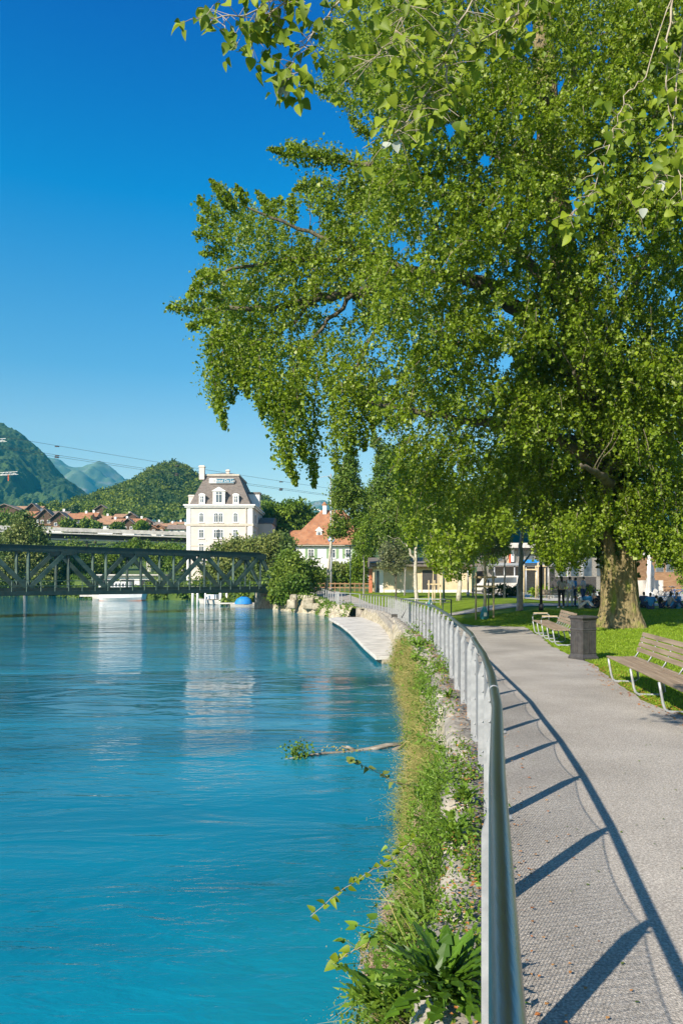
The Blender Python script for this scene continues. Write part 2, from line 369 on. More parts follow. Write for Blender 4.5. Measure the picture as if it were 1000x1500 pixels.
# ---------------------------------------------------------------- terrain
FEN = np.array([(-.75, -4), (-.1, -.6), (.262, 1.185), (.547, 2.64), (.852, 4.12), (1.106, 5.55), (1.333, 7.04), (1.5, 8.4), (1.677, 9.71), (1.79, 10.95), (1.9, 12.3), (2.2, 15.7), (2.55, 20.8), (2.75, 26.5), (2.98, 35), (3.12, 44), (3.05, 50), (2.4, 57), (1.6, 64), (0, 69), (-.6, 71), (-4.5, 95)])
FZ = ([-10, 20, 26, 35, 50, 64, 71, 95, 140, 200], [0, 0, -.1, -.2, -.34, -.5, -.45, .44, 2.2, 4])
def fx(y): return np.interp(y, FEN[:, 1], FEN[:, 0])
def gz(x, y):
    x = np.asarray(x, float); y = np.asarray(y, float)
    a = np.interp(y, *FZ)
    b = np.interp(y, [-10, 20, 30, 40, 60, 90, 110, 140, 200], [0, 0, .05, .3, .33, .35, .5, 1.5, 3])
    t = np.clip((x-fx(y)-2)/6, 0, 1); t = t*t*(3-2*t)
    return a*(1-t)+b*t
LX = [(-6, 0), (20, 0), (57, 0)]
def lx(y):      # outer (river side) edge of the right bank
    y = np.asarray(y, float)
    return np.where(y < 59, fx(y)-.12, np.interp(y, [59, 60, 64, 70, 73, 74.5, 80, 82, 90, 95], [2.1, 1.2, .2, -1.9, -2.6, -4, -6.2, -7.2, -9, -11]))
ys = np.concatenate([np.arange(-6, 30, .25), np.arange(30, 96.1, .5)])
us = np.concatenate([[0, .2, .5, 1, 1.6], np.linspace(2.4, 22, 40), [26, 32, 40, 60, 90]])
Y = np.repeat(ys[:, None], len(us), 1); X = lx(Y)+us[None]
Z = gz(X, Y)-.006+np.where(us[None] > 6, .03*(fbm(X*.6, Y*.6)-.5), 0)
lawn = grid_mesh('lawn', X, Y, Z, M['lawn']); setp(lawn, kind='structure')
# gravel path (sheet just above the turf)
def path(name, rows, m, n=14, dz=.012, edge=.12):
    P = []
    for (y, x0, x1) in rows: P.append((y, x0, x1))
    P = np.array(P); yy = np.concatenate([np.arange(P[0, 0], min(30, P[-1, 0]), .25), np.arange(max(30, P[0, 0]), P[-1, 0]+.1, .5)])
    a = np.interp(yy, P[:, 0], P[:, 1]); b = np.interp(yy, P[:, 0], P[:, 2])+edge*((fbm(yy*1.7, yy*0+3)-.5)*2+(fbm(yy*9, yy*0+6)-.5)*1.2)
    t = np.linspace(0, 1, n)[None]; XX = a[:, None]*(1-t)+b[:, None]*t; YY = np.repeat(yy[:, None], n, 1)
    o = grid_mesh(name, XX, YY, gz(XX, YY)+dz, m); return setp(o, kind='structure')
rows = [(y, float(fx(y))+.04, x1) for y, x1 in [(-6, 4.8), (8, 4.5), (10.4, 4.5), (11.4, 4.55), (13.5, 4.9), (16, 5.35), (19.8, 5.6), (25, 6.6), (30, 7.3), (32.5, 5.6), (36, 5.3), (44, 5.3), (50, 5.0), (57, 4.4), (64, 3.8), (69, 2.9), (71, 2.6), (80, 1.6), (95, -.6)]]
path('gravel_path', rows, M['gravel'])
xs = np.arange(5, 60, .5); tt = np.linspace(0, 1, 6)
XX = np.repeat(xs[:, None], 6, 1); YY = 42.5+(xs[:, None]-5)*.05+tt[None]*np.interp(xs, [5, 9, 60], [1.5, 4.6, 6])[:, None]
setp(grid_mesh('cross_path', XX, YY, gz(XX, YY)+.03, M['gravel']), kind='structure')
XX, YY = np.meshgrid(np.linspace(14.5, 100, 30), np.linspace(53, 96, 12), indexing='ij')
setp(grid_mesh('plaza', XX, YY, gz(XX, YY)+.04, M['pave']), kind='structure')
# darker kerb strip between path and coping stones
yy = np.arange(-6, 58, .2); t = np.linspace(-.17, .07, 6)[None]; XX = fx(yy)[:, None]+t; YY = np.repeat(yy[:, None], 6, 1)
XX[:, -1] += .05*(fbm(yy*2, yy*0)-.4); XX[:, 0] += .16*(fbm(yy*3, yy*0+9)-.3)
setp(grid_mesh('kerb_strip', XX, YY, gz(XX, YY)+.002+.006*fbm(XX*9, YY*9), M['gravel_edge']), kind='structure')
# land beyond the bridge
SHX = [-500, -200, -95, -62, -40, -20, -14, -11]; SHY = [420, 300, 212, 162, 126, 118, 104, 95]
def shore(x): return np.interp(x, SHX+[0, 500], SHY+[95, 95])
def hz(x, y):
    base = np.interp(y, [0, 110, 140, 180, 220, 300, 360, 450, 600], [.3, .4, 1.5, 3, 6, 19, 29, 36, 40])
    base = base*np.interp(x, [-500, -60, 0, 60], [1, 1, .8, .4])
    return base+.8*(fbm(x*.04, y*.04)-.5)
xs = np.concatenate([np.arange(-500, -130, 12), np.arange(-130, 40, 2.5), np.arange(40, 500, 14)])
vs = np.concatenate([[0, .3, .6, 1.2, 3, 6], np.arange(10, 120, 4), np.arange(120, 620, 16)])
X = np.repeat(xs[:, None], len(vs), 1); Y = shore(X)+vs[None]
Z = hz(X, Y); k = np.clip(vs/1.2, 0, 1)[None]; k2 = np.where(X < -10.9, k, 1); Z = -1.9*(1-k2)+Z*k2
Z = np.where((X >= -11) & (vs[None] < 3), np.minimum(Z, gz(X, np.minimum(Y, 96))), Z)
setp(grid_mesh('far_bank', X, Y, Z, M['meadow']), kind='structure')
g = MB(); g.add([(-9000, -500, -2.6), (9000, -500, -2.6), (9000, 9000, -2.6), (-9000, 9000, -2.6)], [(0, 1, 2, 3)])
setp(g.build('ground', M['mud']), kind='structure')
# far land sheet on the right, behind the plaza
X, Y = np.meshgrid(np.linspace(-700, 900, 60), np.linspace(560, 4200, 60), indexing='ij')
setp(grid_mesh('valley_floor', X, Y, 40+8*fbm(X*.004, Y*.004), M['meadow']), kind='structure')
# water
wx = np.concatenate([np.linspace(-900, -60, 30), np.linspace(-58, 4, 60)]); wy = np.concatenate([np.linspace(-40, 120, 90), np.linspace(125, 480, 20)])
X, Y = np.meshgrid(wx, wy, indexing='ij')
setp(grid_mesh('water', X, Y, np.full(X.shape, -1.4), M['water']), kind='structure')

# retaining wall of the bank
def bankpt(y, t):        # t 0 top .. 1 foot
    x0 = float(fx(y))-.38; z0 = float(gz(fx(y), y))
    return x0-.36*t**.8, z0*(1-t)-1.75*t
yy = np.concatenate([np.arange(-2, 12, .1), np.arange(12, 60, .2)]); tv = np.linspace(0, 1, 16)
Y = np.repeat(yy[:, None], 16, 1); T = np.repeat(tv[None], len(yy), 0)
X0 = fx(Y)-.27; Z0 = gz(fx(Y), Y)-.03
bump = .22*(canopy(Y*1.0, T*1.9+Y*.13, .34, 3)-.5)+.06*fbm(Y*6, T*8)
X = X0-.4*T**.8-bump*np.clip(T*4, 0, 1); Z = Z0*(1-T)-1.8*T
wall = thing('retaining_wall', 'rough stone bank wall overgrown with grasses between river and railing', 'wall', (1.2, 8, 0))
grid_mesh('wall_face', X, Y, Z, M['rock'], wall)
mb = MB(); y = -1.2
while y < 58:
    L = random.uniform(.5, 1.15); w_ = random.uniform(.27, .36)
    cx = float(fx(y+L/2))-.015-w_/2+random.uniform(-.02, .03); ang = math.atan2(float(fx(y+L)-fx(y)), L)
    z = float(gz(fx(y), y)); bm_v = []
    h = random.uniform(.2, .3); nx, ny = 6, 9
    top = random.uniform(.0, .05)
    for i in range(nx+1):
        for j in range(ny+1):
            u = (i/nx-.5)*w_; v = (j/ny-.5)*L*.97
            e = max(abs(i/nx-.5), abs(j/ny-.5))*2
            zz = z+top+.002-.05*max(0, e-.5)/.5+random.uniform(-.005, .005)-.03*(i == 0)
            u += random.uniform(-.006, .006)-.02*(i == 0)*random.random(); v += random.uniform(-.01, .01)
            bm_v.append((cx+u*math.cos(ang)+v*math.sin(ang), y+L/2+v*math.cos(ang)-u*math.sin(ang), zz))
    N1 = len(bm_v)
    for i in range(nx+1):
        for j in range(ny+1):
            p = bm_v[i*(ny+1)+j]; bm_v.append((p[0], p[1], p[2]-h))
    fs = []
    for i in range(nx):
        for j in range(ny): a = i*(ny+1)+j; fs.append((a, a+1, a+ny+2, a+ny+1))
    rim = [i*(ny+1) for i in range(nx+1)]+[nx*(ny+1)+j for j in range(1, ny+1)]+[i*(ny+1)+ny for i in range(nx-1, -1, -1)]+[j for j in range(ny-1, 0, -1)]
    for a, b in zip(rim, rim[1:]+rim[:1]): fs.append((a, b, b+N1, a+N1))
    mb.smooth = True; mb.add(bm_v, fs); mb.smooth = False
    y += L
mb.build('coping', M['stone'], wall)
# far bank wall of rocks by the bend
t = thing('rock_wall', 'pale broken stone wall at the river bend below the far railing', 'wall', (-3, 73, 0))
q = np.array([(.3, 60.5), (-.9, 64), (-2.2, 70), (-2.7, 72.6), (-4.2, 74), (-6.4, 80.5), (-7.6, 82)])
d = np.concatenate([[0], np.cumsum(np.hypot(*np.diff(q, axis=0).T))]); s_ = np.arange(0, d[-1], .18)
bx, by = np.interp(s_, d, q[:, 0]), np.interp(s_, d, q[:, 1]); tv = np.linspace(0, 1, 14)
T = np.repeat(tv[None], len(s_), 0); Sx = np.repeat(s_[:, None], 14, 1)
bmp = .5*(canopy(Sx, T*2.2, .55, 9)-.5)
X = bx[:, None]+.7*(1-T)-bmp; Y = by[:, None]-bmp*.6+.4*(1-T); Z = -1.7*T+(1-T)*np.interp(Sx, [0, 8, 14, 30], [-.3, -.3, .3, .3])+.1*fbm(Sx*2, T*3)
grid_mesh('rock_face', X, Y, Z, M['rock'], t)
mb = MB()
for px, py, Dd, s in ((428, 885, 74, .9), (430, 876, 74.3, .7), (452, 884, 73, 1.1), (463, 889, 71, .7)):
    p = W(px, py, Dd); mb.box(p, (s, .8, s*1.0), random.uniform(-.3, .3), random.uniform(-.1, .1))
mb.build('block', M['rock'], t, .15)
C = np.stack([X, Y, Z], -1).reshape(-1, 3); i = rng.integers(0, len(C), 5000); i = i[fbm(C[i, 0]*.5, C[i, 1]*.5)+.2*(C[i, 2] > -.6) > .5]; leaves('wall_weeds', C[i]+rng.normal(0, .12, (len(i), 3)), .2, M['leaf_weed'], t)

# platform at the water
plat = [(1.3, 28.7), (1.0, 32.9), (.46, 42.5), (-.05, 49), (-.96, 57.4), (-.4, 59.2), (2.1, 59.2), (2.75, 56), (3.2, 49), (3.0, 40), (2.6, 32), (2.45, 28.9)]
t = thing('river_platform', 'low pale concrete landing platform beside the turquoise water', 'platform', (1.5, 42, -1.2))
def slab(mb, poly, z0, z1):
    n = len(poly); vs = [(x, y, z0) for x, y in poly]+[(x, y, z1) for x, y in poly]
    mb.add(vs, [tuple(range(n))[::-1], tuple(range(n, 2*n))]+[(i, (i+1) % n, (i+1) % n+n, i+n) for i in range(n)])
mb = MB(); slab(mb, plat, -1.25, -1.1); mb.build('deck', M['concrete'], t, .02)
mb = MB(); slab(mb, [(x+.25 if x < 1.5 else x, y) for x, y in plat], -2, -1.252); mb.build('footing', M['rock'], t)
# pale stone wall piece between platform and railing, with dark openings
t = thing('culvert_wall', 'pale stone wall with dark square openings behind the platform', 'wall', (2, 58, -1))
mb = MB()
for (xa, ya), (xb, yb) in zip([(1.15, 60), (1.9, 60), (2.45, 56.2), (2.75, 50), (2.78, 44)], [(1.9, 60), (2.45, 56.2), (2.75, 50), (2.78, 44), (2.66, 37)]):
    mb.bar((xa, ya, -.78), (xb, yb, -.78), .35, .8)
mb.build('wall_body', M['stone'], t, .02)
mb = MB()
for px, py, Dd in ((540, 899.5, 59.2), (548, 900.5, 57)): mb.box(W(px, py, Dd), (.5, .1, .3))
mb.build('opening', M['black'], t)
mb = MB(); mb.box(W(579, 907, 41.5), (.45, .3, .55)); mb.build('grate', M['bin'], t, .01)
mb = MB(); mb.box(W(512, 897, 66), (1.8, .35, .75)); mb.build('gate_footing', M['concrete'], t, .03)

# ---------------------------------------------------------------- railing
rail = thing('railing', 'curving stainless steel handrail on flat grey posts along the river path', 'railing', (1.3, 7, 0))
def fence_pts(ya, yb):
    seg = FEN[(FEN[:, 1] >= ya-.001) & (FEN[:, 1] <= yb+.001)]; return seg
seg = fence_pts(-4, 64.1)
top = [(x, y, float(gz(x, y))+1.1) for x, y in seg]
MB().tube(top, .03, 20).build('handrail', M['steel'], rail)
for jx in (4, 7, 10, 12):
    (xa, ya), (xb, yb) = seg[jx], seg[jx+1]; f1, f2 = .45, .45+.05/math.hypot(xb-xa, yb-ya)
    MB().tube([(xa+(xb-xa)*f, ya+(yb-ya)*f, float(gz(xa, ya))+1.1) for f in (f1, f2)], .0318, 18).build('joint_sleeve', M['galv'], rail)
# post positions
d = np.concatenate([[0], np.cumsum(np.hypot(*np.diff(seg, axis=0).T))])
i0 = 2
posts = [(float(x), float(y)) for x, y in seg[i0:11]]
s = d[10]+1.48
while s < d[-1]-.1:
    posts.append((float(np.interp(s, d, seg[:, 0])), float(np.interp(s, d, seg[:, 1])))); s += 1.48
posts.append((1.6, 64))
posts = [(-.1+(-.0), -.35)]+posts
pm = None
def post(mbp, mbb, x, y, tx, ty, z, lod):
    # plate stands across the rail line, tapering to the handrail, river side
    nx, ny = ty, -tx
    nx, ny = -abs(nx), ny if nx < 0 else -ny
    for off in ((-.017, .017) if lod else (0,)):
        th = .006 if lod else .012
        poly = [(-.055, 0), (.025, 0), (.025, .9), (.012, 1.075), (-.012, 1.075), (-.055, .93)]
        vs = []
        for sgn in (-1, 1):
            for u, h in poly: vs.append((x+nx*-u*1.0+tx*(off+sgn*th), y+ny*-u+ty*(off+sgn*th), z+h))
        n = 6
        mbp.add(vs, [tuple(range(n)), tuple(range(2*n-1, n-1, -1))]+[(i, i+n, (i+1) % n+n, (i+1) % n) for i in range(n)])
    if lod:
        for h in (.08, .22, .5, .78, .93):
            a = Vector((x+nx*.015-tx*.032, y+ny*.015-ty*.032, z+h)); b = Vector((x+nx*.015+tx*.032, y+ny*.015+ty*.032, z+h))
            mbp.tube([a, b], .008, 6)
        mbp.box((x-nx*.01, y-ny*.01, z+.03), (.13, .09, .014), math.atan2(ny, nx))
        a = Vector((x, y, z+.98)); mbp.tube([a, Vector((x-nx*.05, y-ny*.05, z+.99))], .01, 8)
for i, (x, y) in enumerate(posts):
    e = .4; tx = float(fx(y+e)-fx(y-e)); ty = 2*e; l = math.hypot(tx, ty); tx /= l; ty /= l
    lod = y < 22; z = float(gz(x, y))-.02
    a, b = MB(), MB(); post(a, b, x, y, tx, ty, z, lod)
    p = a.build('post', M['galv'], rail)
# cables + net
cab = MB(); cab2 = MB(); net = MB()
for (x0, y0), (x1, y1) in zip(posts, posts[1:]):
    if y0 > 36 or y1 < 0: continue
    z0, z1 = float(gz(x0, y0)), float(gz(x1, y1)); L = math.hypot(x1-x0, y1-y0)
    def P(u, h):
        return Vector((x0+(x1-x0)*u-.0, y0+(y1-y0)*u, z0*(1-u)+z1*u+h))
    sag = lambda u: 1.0-.075*4*u*(1-u)
    cab.tube([P(k/8, sag(k/8)) for k in range(9)], .004, 5, False)
    cab2.tube([P(k/4, .09) for k in range(5)], .004, 5, False)
    if y0 < 30:
        H = .9; r = .0013; st = .055 if y0 < 14 else .09
        k = -H
        while k < L:
            for sg in (1, -1):
                # line u = k + h*1 clipped
                h0, h1 = 0.0, H; a0 = k; a1 = k+H
                if a0 < 0: h0 = -a0; a0 = 0
                if a1 > L: h1 = h1-(a1-L); a1 = L
                if h1-h0 > .02:
                    ua, ub = a0/L, a1/L
                    if sg < 0: ha, hb = H-h0, H-h1
                    else: ha, hb = h0, h1
                    net.tube([P(ua, .09+min(ha, sag(ua)-.1)), P(ub, .09+min(hb, sag(ub)-.1))], r, 3, False)
            k += st
cab.build('upper_cable', M['wire'], rail); cab2.build('lower_cable', M['wire'], rail); net.build('wire_net', M['wire'], rail)
# gate panel and far railing
t = thing('gate_panel', 'pale square railing panel above the platform at the corner', 'railing', (.8, 66.5, -.5))
mb = MB(); A = Vector((1.55, 64.3, -.5)); B = Vector((0, 68.8, -.46))
for h in (.25, 1.12): mb.bar(A+Vector((0, 0, h)), B+Vector((0, 0, h)), .05, .05)
for u in (0, .5, 1): mb.bar(A.lerp(B, u), A.lerp(B, u)+Vector((0, 0, 1.15)), .07, .07)
mb.build('frame', M['galv'], t)
mb = MB(); p = Vector((-.35, 69.8, -.5)); mb.box(p+Vector((0, 0, .6)), (.32, .12, 1.25)); mb.build('end_plate', M['galv'], t, .01)
t = thing('far_railing', 'distant grey picket railing climbing beside the bushes', 'railing', (-2.5, 83, 0))
n = 17; a = []
for i in range(n):
    u = i/(n-1); y = 71+u*24; x = -.6-3.9*u; a.append((x, y, float(gz(x, y))))
for x, y, z in a: MB().bb(x-.05, x+.05, y-.02, y+.02, z-.02, z+1.08).build('post', M['galv'], t)
MB().tube([(x, y, z+1.1) for x, y, z in a], .03, 8).build('handrail', M['steel'], t)
t = thing('short_railing', 'short dark green railing where the path meets the lawn', 'railing', (4.6, 36, 0))
mb = MB(); zz = float(gz(4.8, 38))
pts = [(3.15, 39.5), (3.9, 39.2), (4.6, 38.9), (5.2, 38.6), (5.6, 38.4)]
for x, y in pts: MB().bb(x-.03, x+.03, y-.03, y+.03, zz-.1, zz+1.05).build('post', M['blackgreen'], t)
mb.tube([(x, y, zz+1.05) for x, y in pts], .025, 6); mb.tube([(x, y, zz+.9) for x, y in pts], .012, 6); mb.build('top_bar', M['galv'], t)
t = thing('stair_handrail', 'small slanting black handrail beside the platform wall', 'handrail', (2.6, 30, -.8))
mb = MB(); a, b, c = W(588, 905, 34), W(599, 884.5, 34), W(599, 912, 34)
mb.tube([a, b, c], .022, 6); mb.build('rail_tube', M['black'], t)

# ---------------------------------------------------------------- bank plants
def yrand(n, a, b, p=1.0): return a+(b-a)*rng.random(n)**p
def bank_xyz(y, t, out):
    x = fx(y)-.3-.4*t**.8-out; z = gz(fx(y), y)*(1-t)-1.55*t-.02
    return np.stack([x, y, z], -1)
# stalks: thin blades (as long narrow quads)
def blades(name, base, dirv_, L, w_, m, parent=None, droop=.25):
    N = len(base); d = unit(dirv_); s = unit(np.cross(d, rng.normal(size=(N, 3))))*w_[:, None]
    mid = base+d*L[:, None]*.55; tip = base+d*L[:, None]; tip[:, 2] -= droop*L*rng.random(N)
    V = np.stack([base-s, base+s, mid+s*.7, mid-s*.7, tip+s*.15, tip-s*.15], 1).reshape(-1, 3)
    i = np.arange(N)[:, None]*6; Fq = np.concatenate([i+np.array([[0, 1, 2, 3]]), i+np.array([[3, 2, 4, 5]])], 0)
    return np_mesh(name, V, Fq, m, parent), tip
N = 26000
y = np.concatenate([yrand(N//2, 2.2, 10), yrand(N//2, 9, 29)]); N = len(y)
den = vnoise(y*.9, y*0+5); keep = rng.random(N) < np.where(y < 6, .35, .2+1.2*den**1.4); y = y[keep]; N = len(y)
t_ = np.clip(.05+.3*vnoise(y*1.9, y*0+8), 0, 1)*np.where(y < 5, .3, 1); t_ = t_+(1-t_)*rng.random(N)**.8; b = bank_xyz(y, t_, rng.random(N)*.08)
dv = np.stack([-.35-rng.random(N)*.9, rng.normal(0, .55, N), .1+rng.random(N)*1.0], -1)
L = (.08+.2*rng.random(N))*np.interp(y, [2, 6, 9, 16, 18, 29], [1.0, 1.1, 1.2, 1.3, 1.4, 1.4])*(.5+1.2*vnoise(y*1.6, y*0+2)**1.5+.3*(rng.random(N) < .04)*3)
o, tips = blades('tall_grass', b, dv, L, .0012+.0016*rng.random(N)+y*.0002, M['stalk'], droop=.5); setp(o, kind='stuff')
k = rng.random(N) < .9
c = tips[k]; c = np.concatenate([c+rng.normal(0, .035, c.shape) for _ in range(5)])
o = leaves('grass_seed_heads', c, .006+c[:, 1]*.0010, M['stalk'], ratio=.5); setp(o, kind='stuff')
# pink flowering haze low by the water: many small sprays on fine stems
nb = 2600; kc = rng.integers(0, 75, nb); yc = yrand(75, 2.9, 7.6); oc = rng.random(75)**1.1; hc = rng.random(75); y = yc[kc]+rng.normal(0, .06, nb); out = .08+(.34*oc[kc]+rng.normal(0, .035, nb))*np.interp(y, [3, 4.2, 6, 7.6], [.5, 1.0, .9, .4]); tp = np.stack([fx(y)-.3-out, y, -.62+.5*hc[kc]+rng.normal(0, .045, nb)], -1)
st0 = bank_xyz(y, .35+.5*rng.random(nb), 0*y); dv = tp-st0; o, _ = blades('flower_stems', st0, dv, np.linalg.norm(dv, axis=1), np.full(nb, .0019), M['seed'], droop=.02); setp(o, kind='stuff')
C = (tp[:, None]+rng.normal(size=(nb, 44, 3))*np.array([.014, .014, .02])-unit(dv)[:, None]*.16*rng.random((nb, 44, 1))).reshape(-1, 3)
o = leaves('pink_flower_heads', C, .0075, M['seed'], ratio=.6); setp(o, kind='stuff')
# broad weeds in clumps
cl = []
for (ya, yb, n, r, sz, tm) in ((2.3, 4.6, 150, .085, .03, 1), (4.4, 8, 190, .09, .03, .9), (8, 16, 80, .14, .042, .8), (16, 29, 30, .2, .08, .8)):
    for _ in range(n):
        y0 = random.uniform(ya, yb); tt0 = random.random()**1.1*tm; over = random.random() < .1
        p = bank_xyz(np.array([y0]), np.array([0. if over else tt0]), np.array([-random.uniform(0, .2) if over else random.uniform(0, .25 if y0 < 5 else .16)]))[0]; p[2] += .05*over
        m_ = 110; C = p+rng.normal(0, 1, (m_, 3))*np.array([r*.7, r*1.3, r*.9])*random.uniform(.6, 1.3); cl.append((C, sz*random.uniform(.6, 1.4)))
C = np.concatenate([c for c, _ in cl]); sz = np.concatenate([np.full(len(c), s) for c, s in cl])
o = leaves('bank_weeds', C, sz, M['leaf_weed'], ratio=.6); setp(o, kind='stuff')
# long narrow leaves among the weeds
N = 2600; y = yrand(N, 2.3, 8); t_ = rng.random(N)*.9; b = bank_xyz(y, t_, rng.random(N)*.15); dv = rng.normal(0, .6, (N, 3)); dv[:, 0] -= .5; dv[:, 2] = .6+.6*rng.random(N)
o, _ = blades('bank_herbs', b, dv, .08+.16*rng.random(N), .004+.005*rng.random(N), M['leaf_weed'], droop=.4); setp(o, kind='stuff')
# lower cover so the wall foot reads as green
N = 26000; y = np.concatenate([yrand(N//2, 2.2, 8), yrand(N//2, 8, 29)]); t_ = np.clip(.05+.3*vnoise(y*1.9, y*0+8), 0, 1)*np.where(y < 5, .3, 1); t_ = t_+(1-t_)*rng.random(N)**.8
C = bank_xyz(y, t_, rng.random(N)*.12); o = leaves('bank_undergrowth', C, .014+.0015*y, M['under'], ratio=.5); setp(o, kind='stuff')

def toothed_leaf(mb, base, d, up, L, w_, teeth=5, lobed=True, droop=.35):
    d = Vector(d).normalized(); up = Vector(up); s = d.cross(up)
    s = s.normalized() if s.length > 1e-4 else Vector((1, 0, 0)); up = s.cross(d)
    n = teeth*2; C_ = []; Lf = []; R = []
    for i in range(n+1):
        u = i/n; c = base+d*(L*u)-Vector((0, 0, 1))*droop*L*u*u
        wv = w_*math.sin(math.pi*min(1, .08+u*.92))**.7*(.45+.55*u if u < .75 else .86*(1-u)/.25+.05)
        if lobed: wv *= (1.0 if i % 2 else .45)
        back = d*(-.05*L if i % 2 else 0)
        C_.append(c); Lf.append(c+s*wv+up*wv*.3+back); R.append(c-s*wv+up*wv*.3+back)
    vs = C_+Lf+R; fs = []
    for i in range(n): fs += [(i, i+1, n+2+i, n+1+i), (i+1, i, 2*(n+1)+i, 2*(n+1)+i+1)]
    mb.smooth = False; mb.add(vs, fs)
def broad_leaf(mb, base, d, nrm, L, w_):
    """heart/triangle shaped poplar leaf with toothed rim"""
    d = Vector(d).normalized(); s = d.cross(Vector(nrm)); s = s.normalized() if s.length > 1e-3 else Vector((1, 0, 0)); n = s.cross(d)
    prof = [(0, 0), (.03, .24), (.1, .4), (.2, .5), (.28, .47), (.36, .485), (.44, .42), (.52, .41), (.6, .32), (.68, .3), (.76, .2), (.84, .16), (.92, .07), (1, 0)]
    cur = random.uniform(-.5, .3); f_ = random.uniform(.15, .75)
    def pt(u, v): return Vector(base)+d*L*u+s*w_*v+n*(abs(v)*w_*f_+cur*L*u*u)
    vs = [pt(u, 0) for u, v in prof]+[pt(u, v) for u, v in prof]+[pt(u, -v) for u, v in prof]; k = len(prof)
    fs = []
    for i in range(k-1): fs += [(i, i+1, k+i+1, k+i), (i+1, i, 2*k+i, 2*k+i+1)]
    mb.smooth = True; mb.add(vs, fs); mb.smooth = False
# big dark thistle-like rosette in the foreground and smaller ones
def rosette(name, label, p, n, L0, w_, m, cat='plant', grp=None):
    r = thing(name, label, cat, p, grp); mb = MB(); p = Vector(p)
    for i in range(n):
        a = i*2.399; el = random.uniform(.35, 1.25); L = L0*random.uniform(.6, 1.15)
        dv = Vector((math.cos(a)*math.cos(el), math.sin(a)*math.cos(el), math.sin(el)))
        toothed_leaf(mb, p+Vector((random.uniform(-.03, .03), random.uniform(-.05, .05), random.uniform(0, .08))), dv, (0, 0, 1), L, w_*random.uniform(.7, 1.2), random.choice((5, 6, 7)))
    mb.build('foliage', m, r)
    MB().tube([p-Vector((0, 0, .05)), p+Vector((0, 0, .12))], [.012, .006], 6).build('stem', M['leaf_thistle'], r)
rosette('thistle_plant', 'large dark green jagged-leaved plant by the handrail in the foreground', (.42, 3.2, .0), 84, .42, .045, M['leaf_thistle'])
rosette('thistle_plant', 'jagged-leaved plant lower on the bank left of the foreground one', (.18, 3.45, -.2), 46, .34, .045, M['leaf_weed'])
rosette('dandelion_plant', 'small bright leafy weed growing on the coping stones', (.98, 5.95, .02), 34, .24, .03, M['leaf_weed'])
rosette('dandelion_plant', 'bright leafy weed spilling over the wall edge below the first bramble shoot', (.78, 5.2, -.02), 40, .28, .035, M['leaf_weed'])
rosette('dandelion_plant', 'small weed tuft on the path edge right of the handrail', (1.27, 6.25, .01), 14, .1, .022, M['leaf_weed'])
rosette('dandelion_plant', 'leafy weed at the edge of the tan grasses near the platform wall', (2.1, 20.8, -.1), 26, .55, .11, M['leaf_weed'])
rosette('dandelion_plant', 'leafy weed on the wall top beside the middle railing posts', (1.62, 11.4, .0), 26, .2, .04, M['leaf_weed'])
def bramble(label, pts, n, ls, m, grp='arching shoots over the river'):
    pts = [Vector(p) for p in pts]; r = thing('bramble_shoot', label, 'plant', pts[0], grp); P = []
    for a, b in zip(pts, pts[1:]):
        for k in range(6): P.append(a.lerp(b, k/6)+Vector((0, 0, random.uniform(-.008, .008))))
    P.append(pts[-1]); mb = MB(); mb.tube(P, [.004*(1-.6*i/len(P)) for i in range(len(P))], 5); mb.build('stem', M['twig'], r)
    mb = MB()
    for i in range(n):
        p = P[int((i+.5)/n*len(P))]; a = random.uniform(0, 6.28); dv = Vector((math.cos(a), math.sin(a)*.6, random.uniform(-.5, .5)))
        broad_leaf(mb, p+dv*.012, dv, (random.uniform(-.4, .4), -.6, 1), ls*random.uniform(.5, 1.2), ls*random.uniform(.5, .8))
    mb.build('foliage', m, r)
bramble('long bramble shoot with small leaves hanging out over the water', [W(610, 1225, 5.3), W(575, 1258, 5.15), W(540, 1277, 5.0), W(500, 1304, 4.9), W(455, 1342, 4.8)], 34, .065, M['leaf_near'])
bramble('bramble shoot with brownish leaves above the drifting log', [W(615, 1152, 7.1), W(580, 1147, 7), W(550, 1130, 6.9), W(525, 1118, 6.8), W(507, 1115, 6.7)], 24, .085, M['leaf_willow'])
bramble('short leafy shoot at the lower left of the bank plants', [W(560, 1370, 4.3), W(530, 1385, 4.2), W(508, 1398, 4.15), W(488, 1412, 4.1)], 12, .075, M['leaf_near'])
for (yy0, tt0, oo, nn, ll) in ((4.0, .1, .12, 22, .06), (4.5, .35, .2, 26, .06), (5.0, .1, .05, 18, .055), (5.6, .3, .15, 24, .06), (6.1, .0, -.08, 20, .06), (6.4, .3, .1, 20, .06), (7.4, .2, .08, 18, .06), (8.6, .1, .0, 18, .07), (10.2, .3, .08, 18, .08), (13.5, .2, .02, 20, .1), (17.5, .1, .05, 20, .12)):
    p0 = Vector(bank_xyz(np.array([yy0]), np.array([tt0]), np.array([oo]))[0]); r = thing('broadleaf_weed', 'broad leaved weed clump among the grasses of the stone bank', 'plant', p0, 'broad leaved weeds on the stone bank'); mb = MB(); st = MB()
    for k in range(5):
        q = p0+Vector((random.uniform(-.3, .1), random.uniform(-.22, .22), random.uniform(.08, .26))); st.tube([p0, p0.lerp(q, .5)+Vector((0, 0, .04)), q], [.004, .003, .002], 4)
        for _ in range(nn//4):
            a = random.uniform(0, 6.28); dv = Vector((math.cos(a), math.sin(a), random.uniform(-.6, .3))); u0 = random.random(); broad_leaf(mb, p0.lerp(q, .3+.7*u0)+dv*.02, dv, (random.uniform(-.6, .2), -.5, 1), ll*random.uniform(.6, 1.3), ll*random.uniform(.5, .9))
    mb.build('foliage', M['leaf_weed'], r); st.build('stem', M['leaf_thistle'], r)
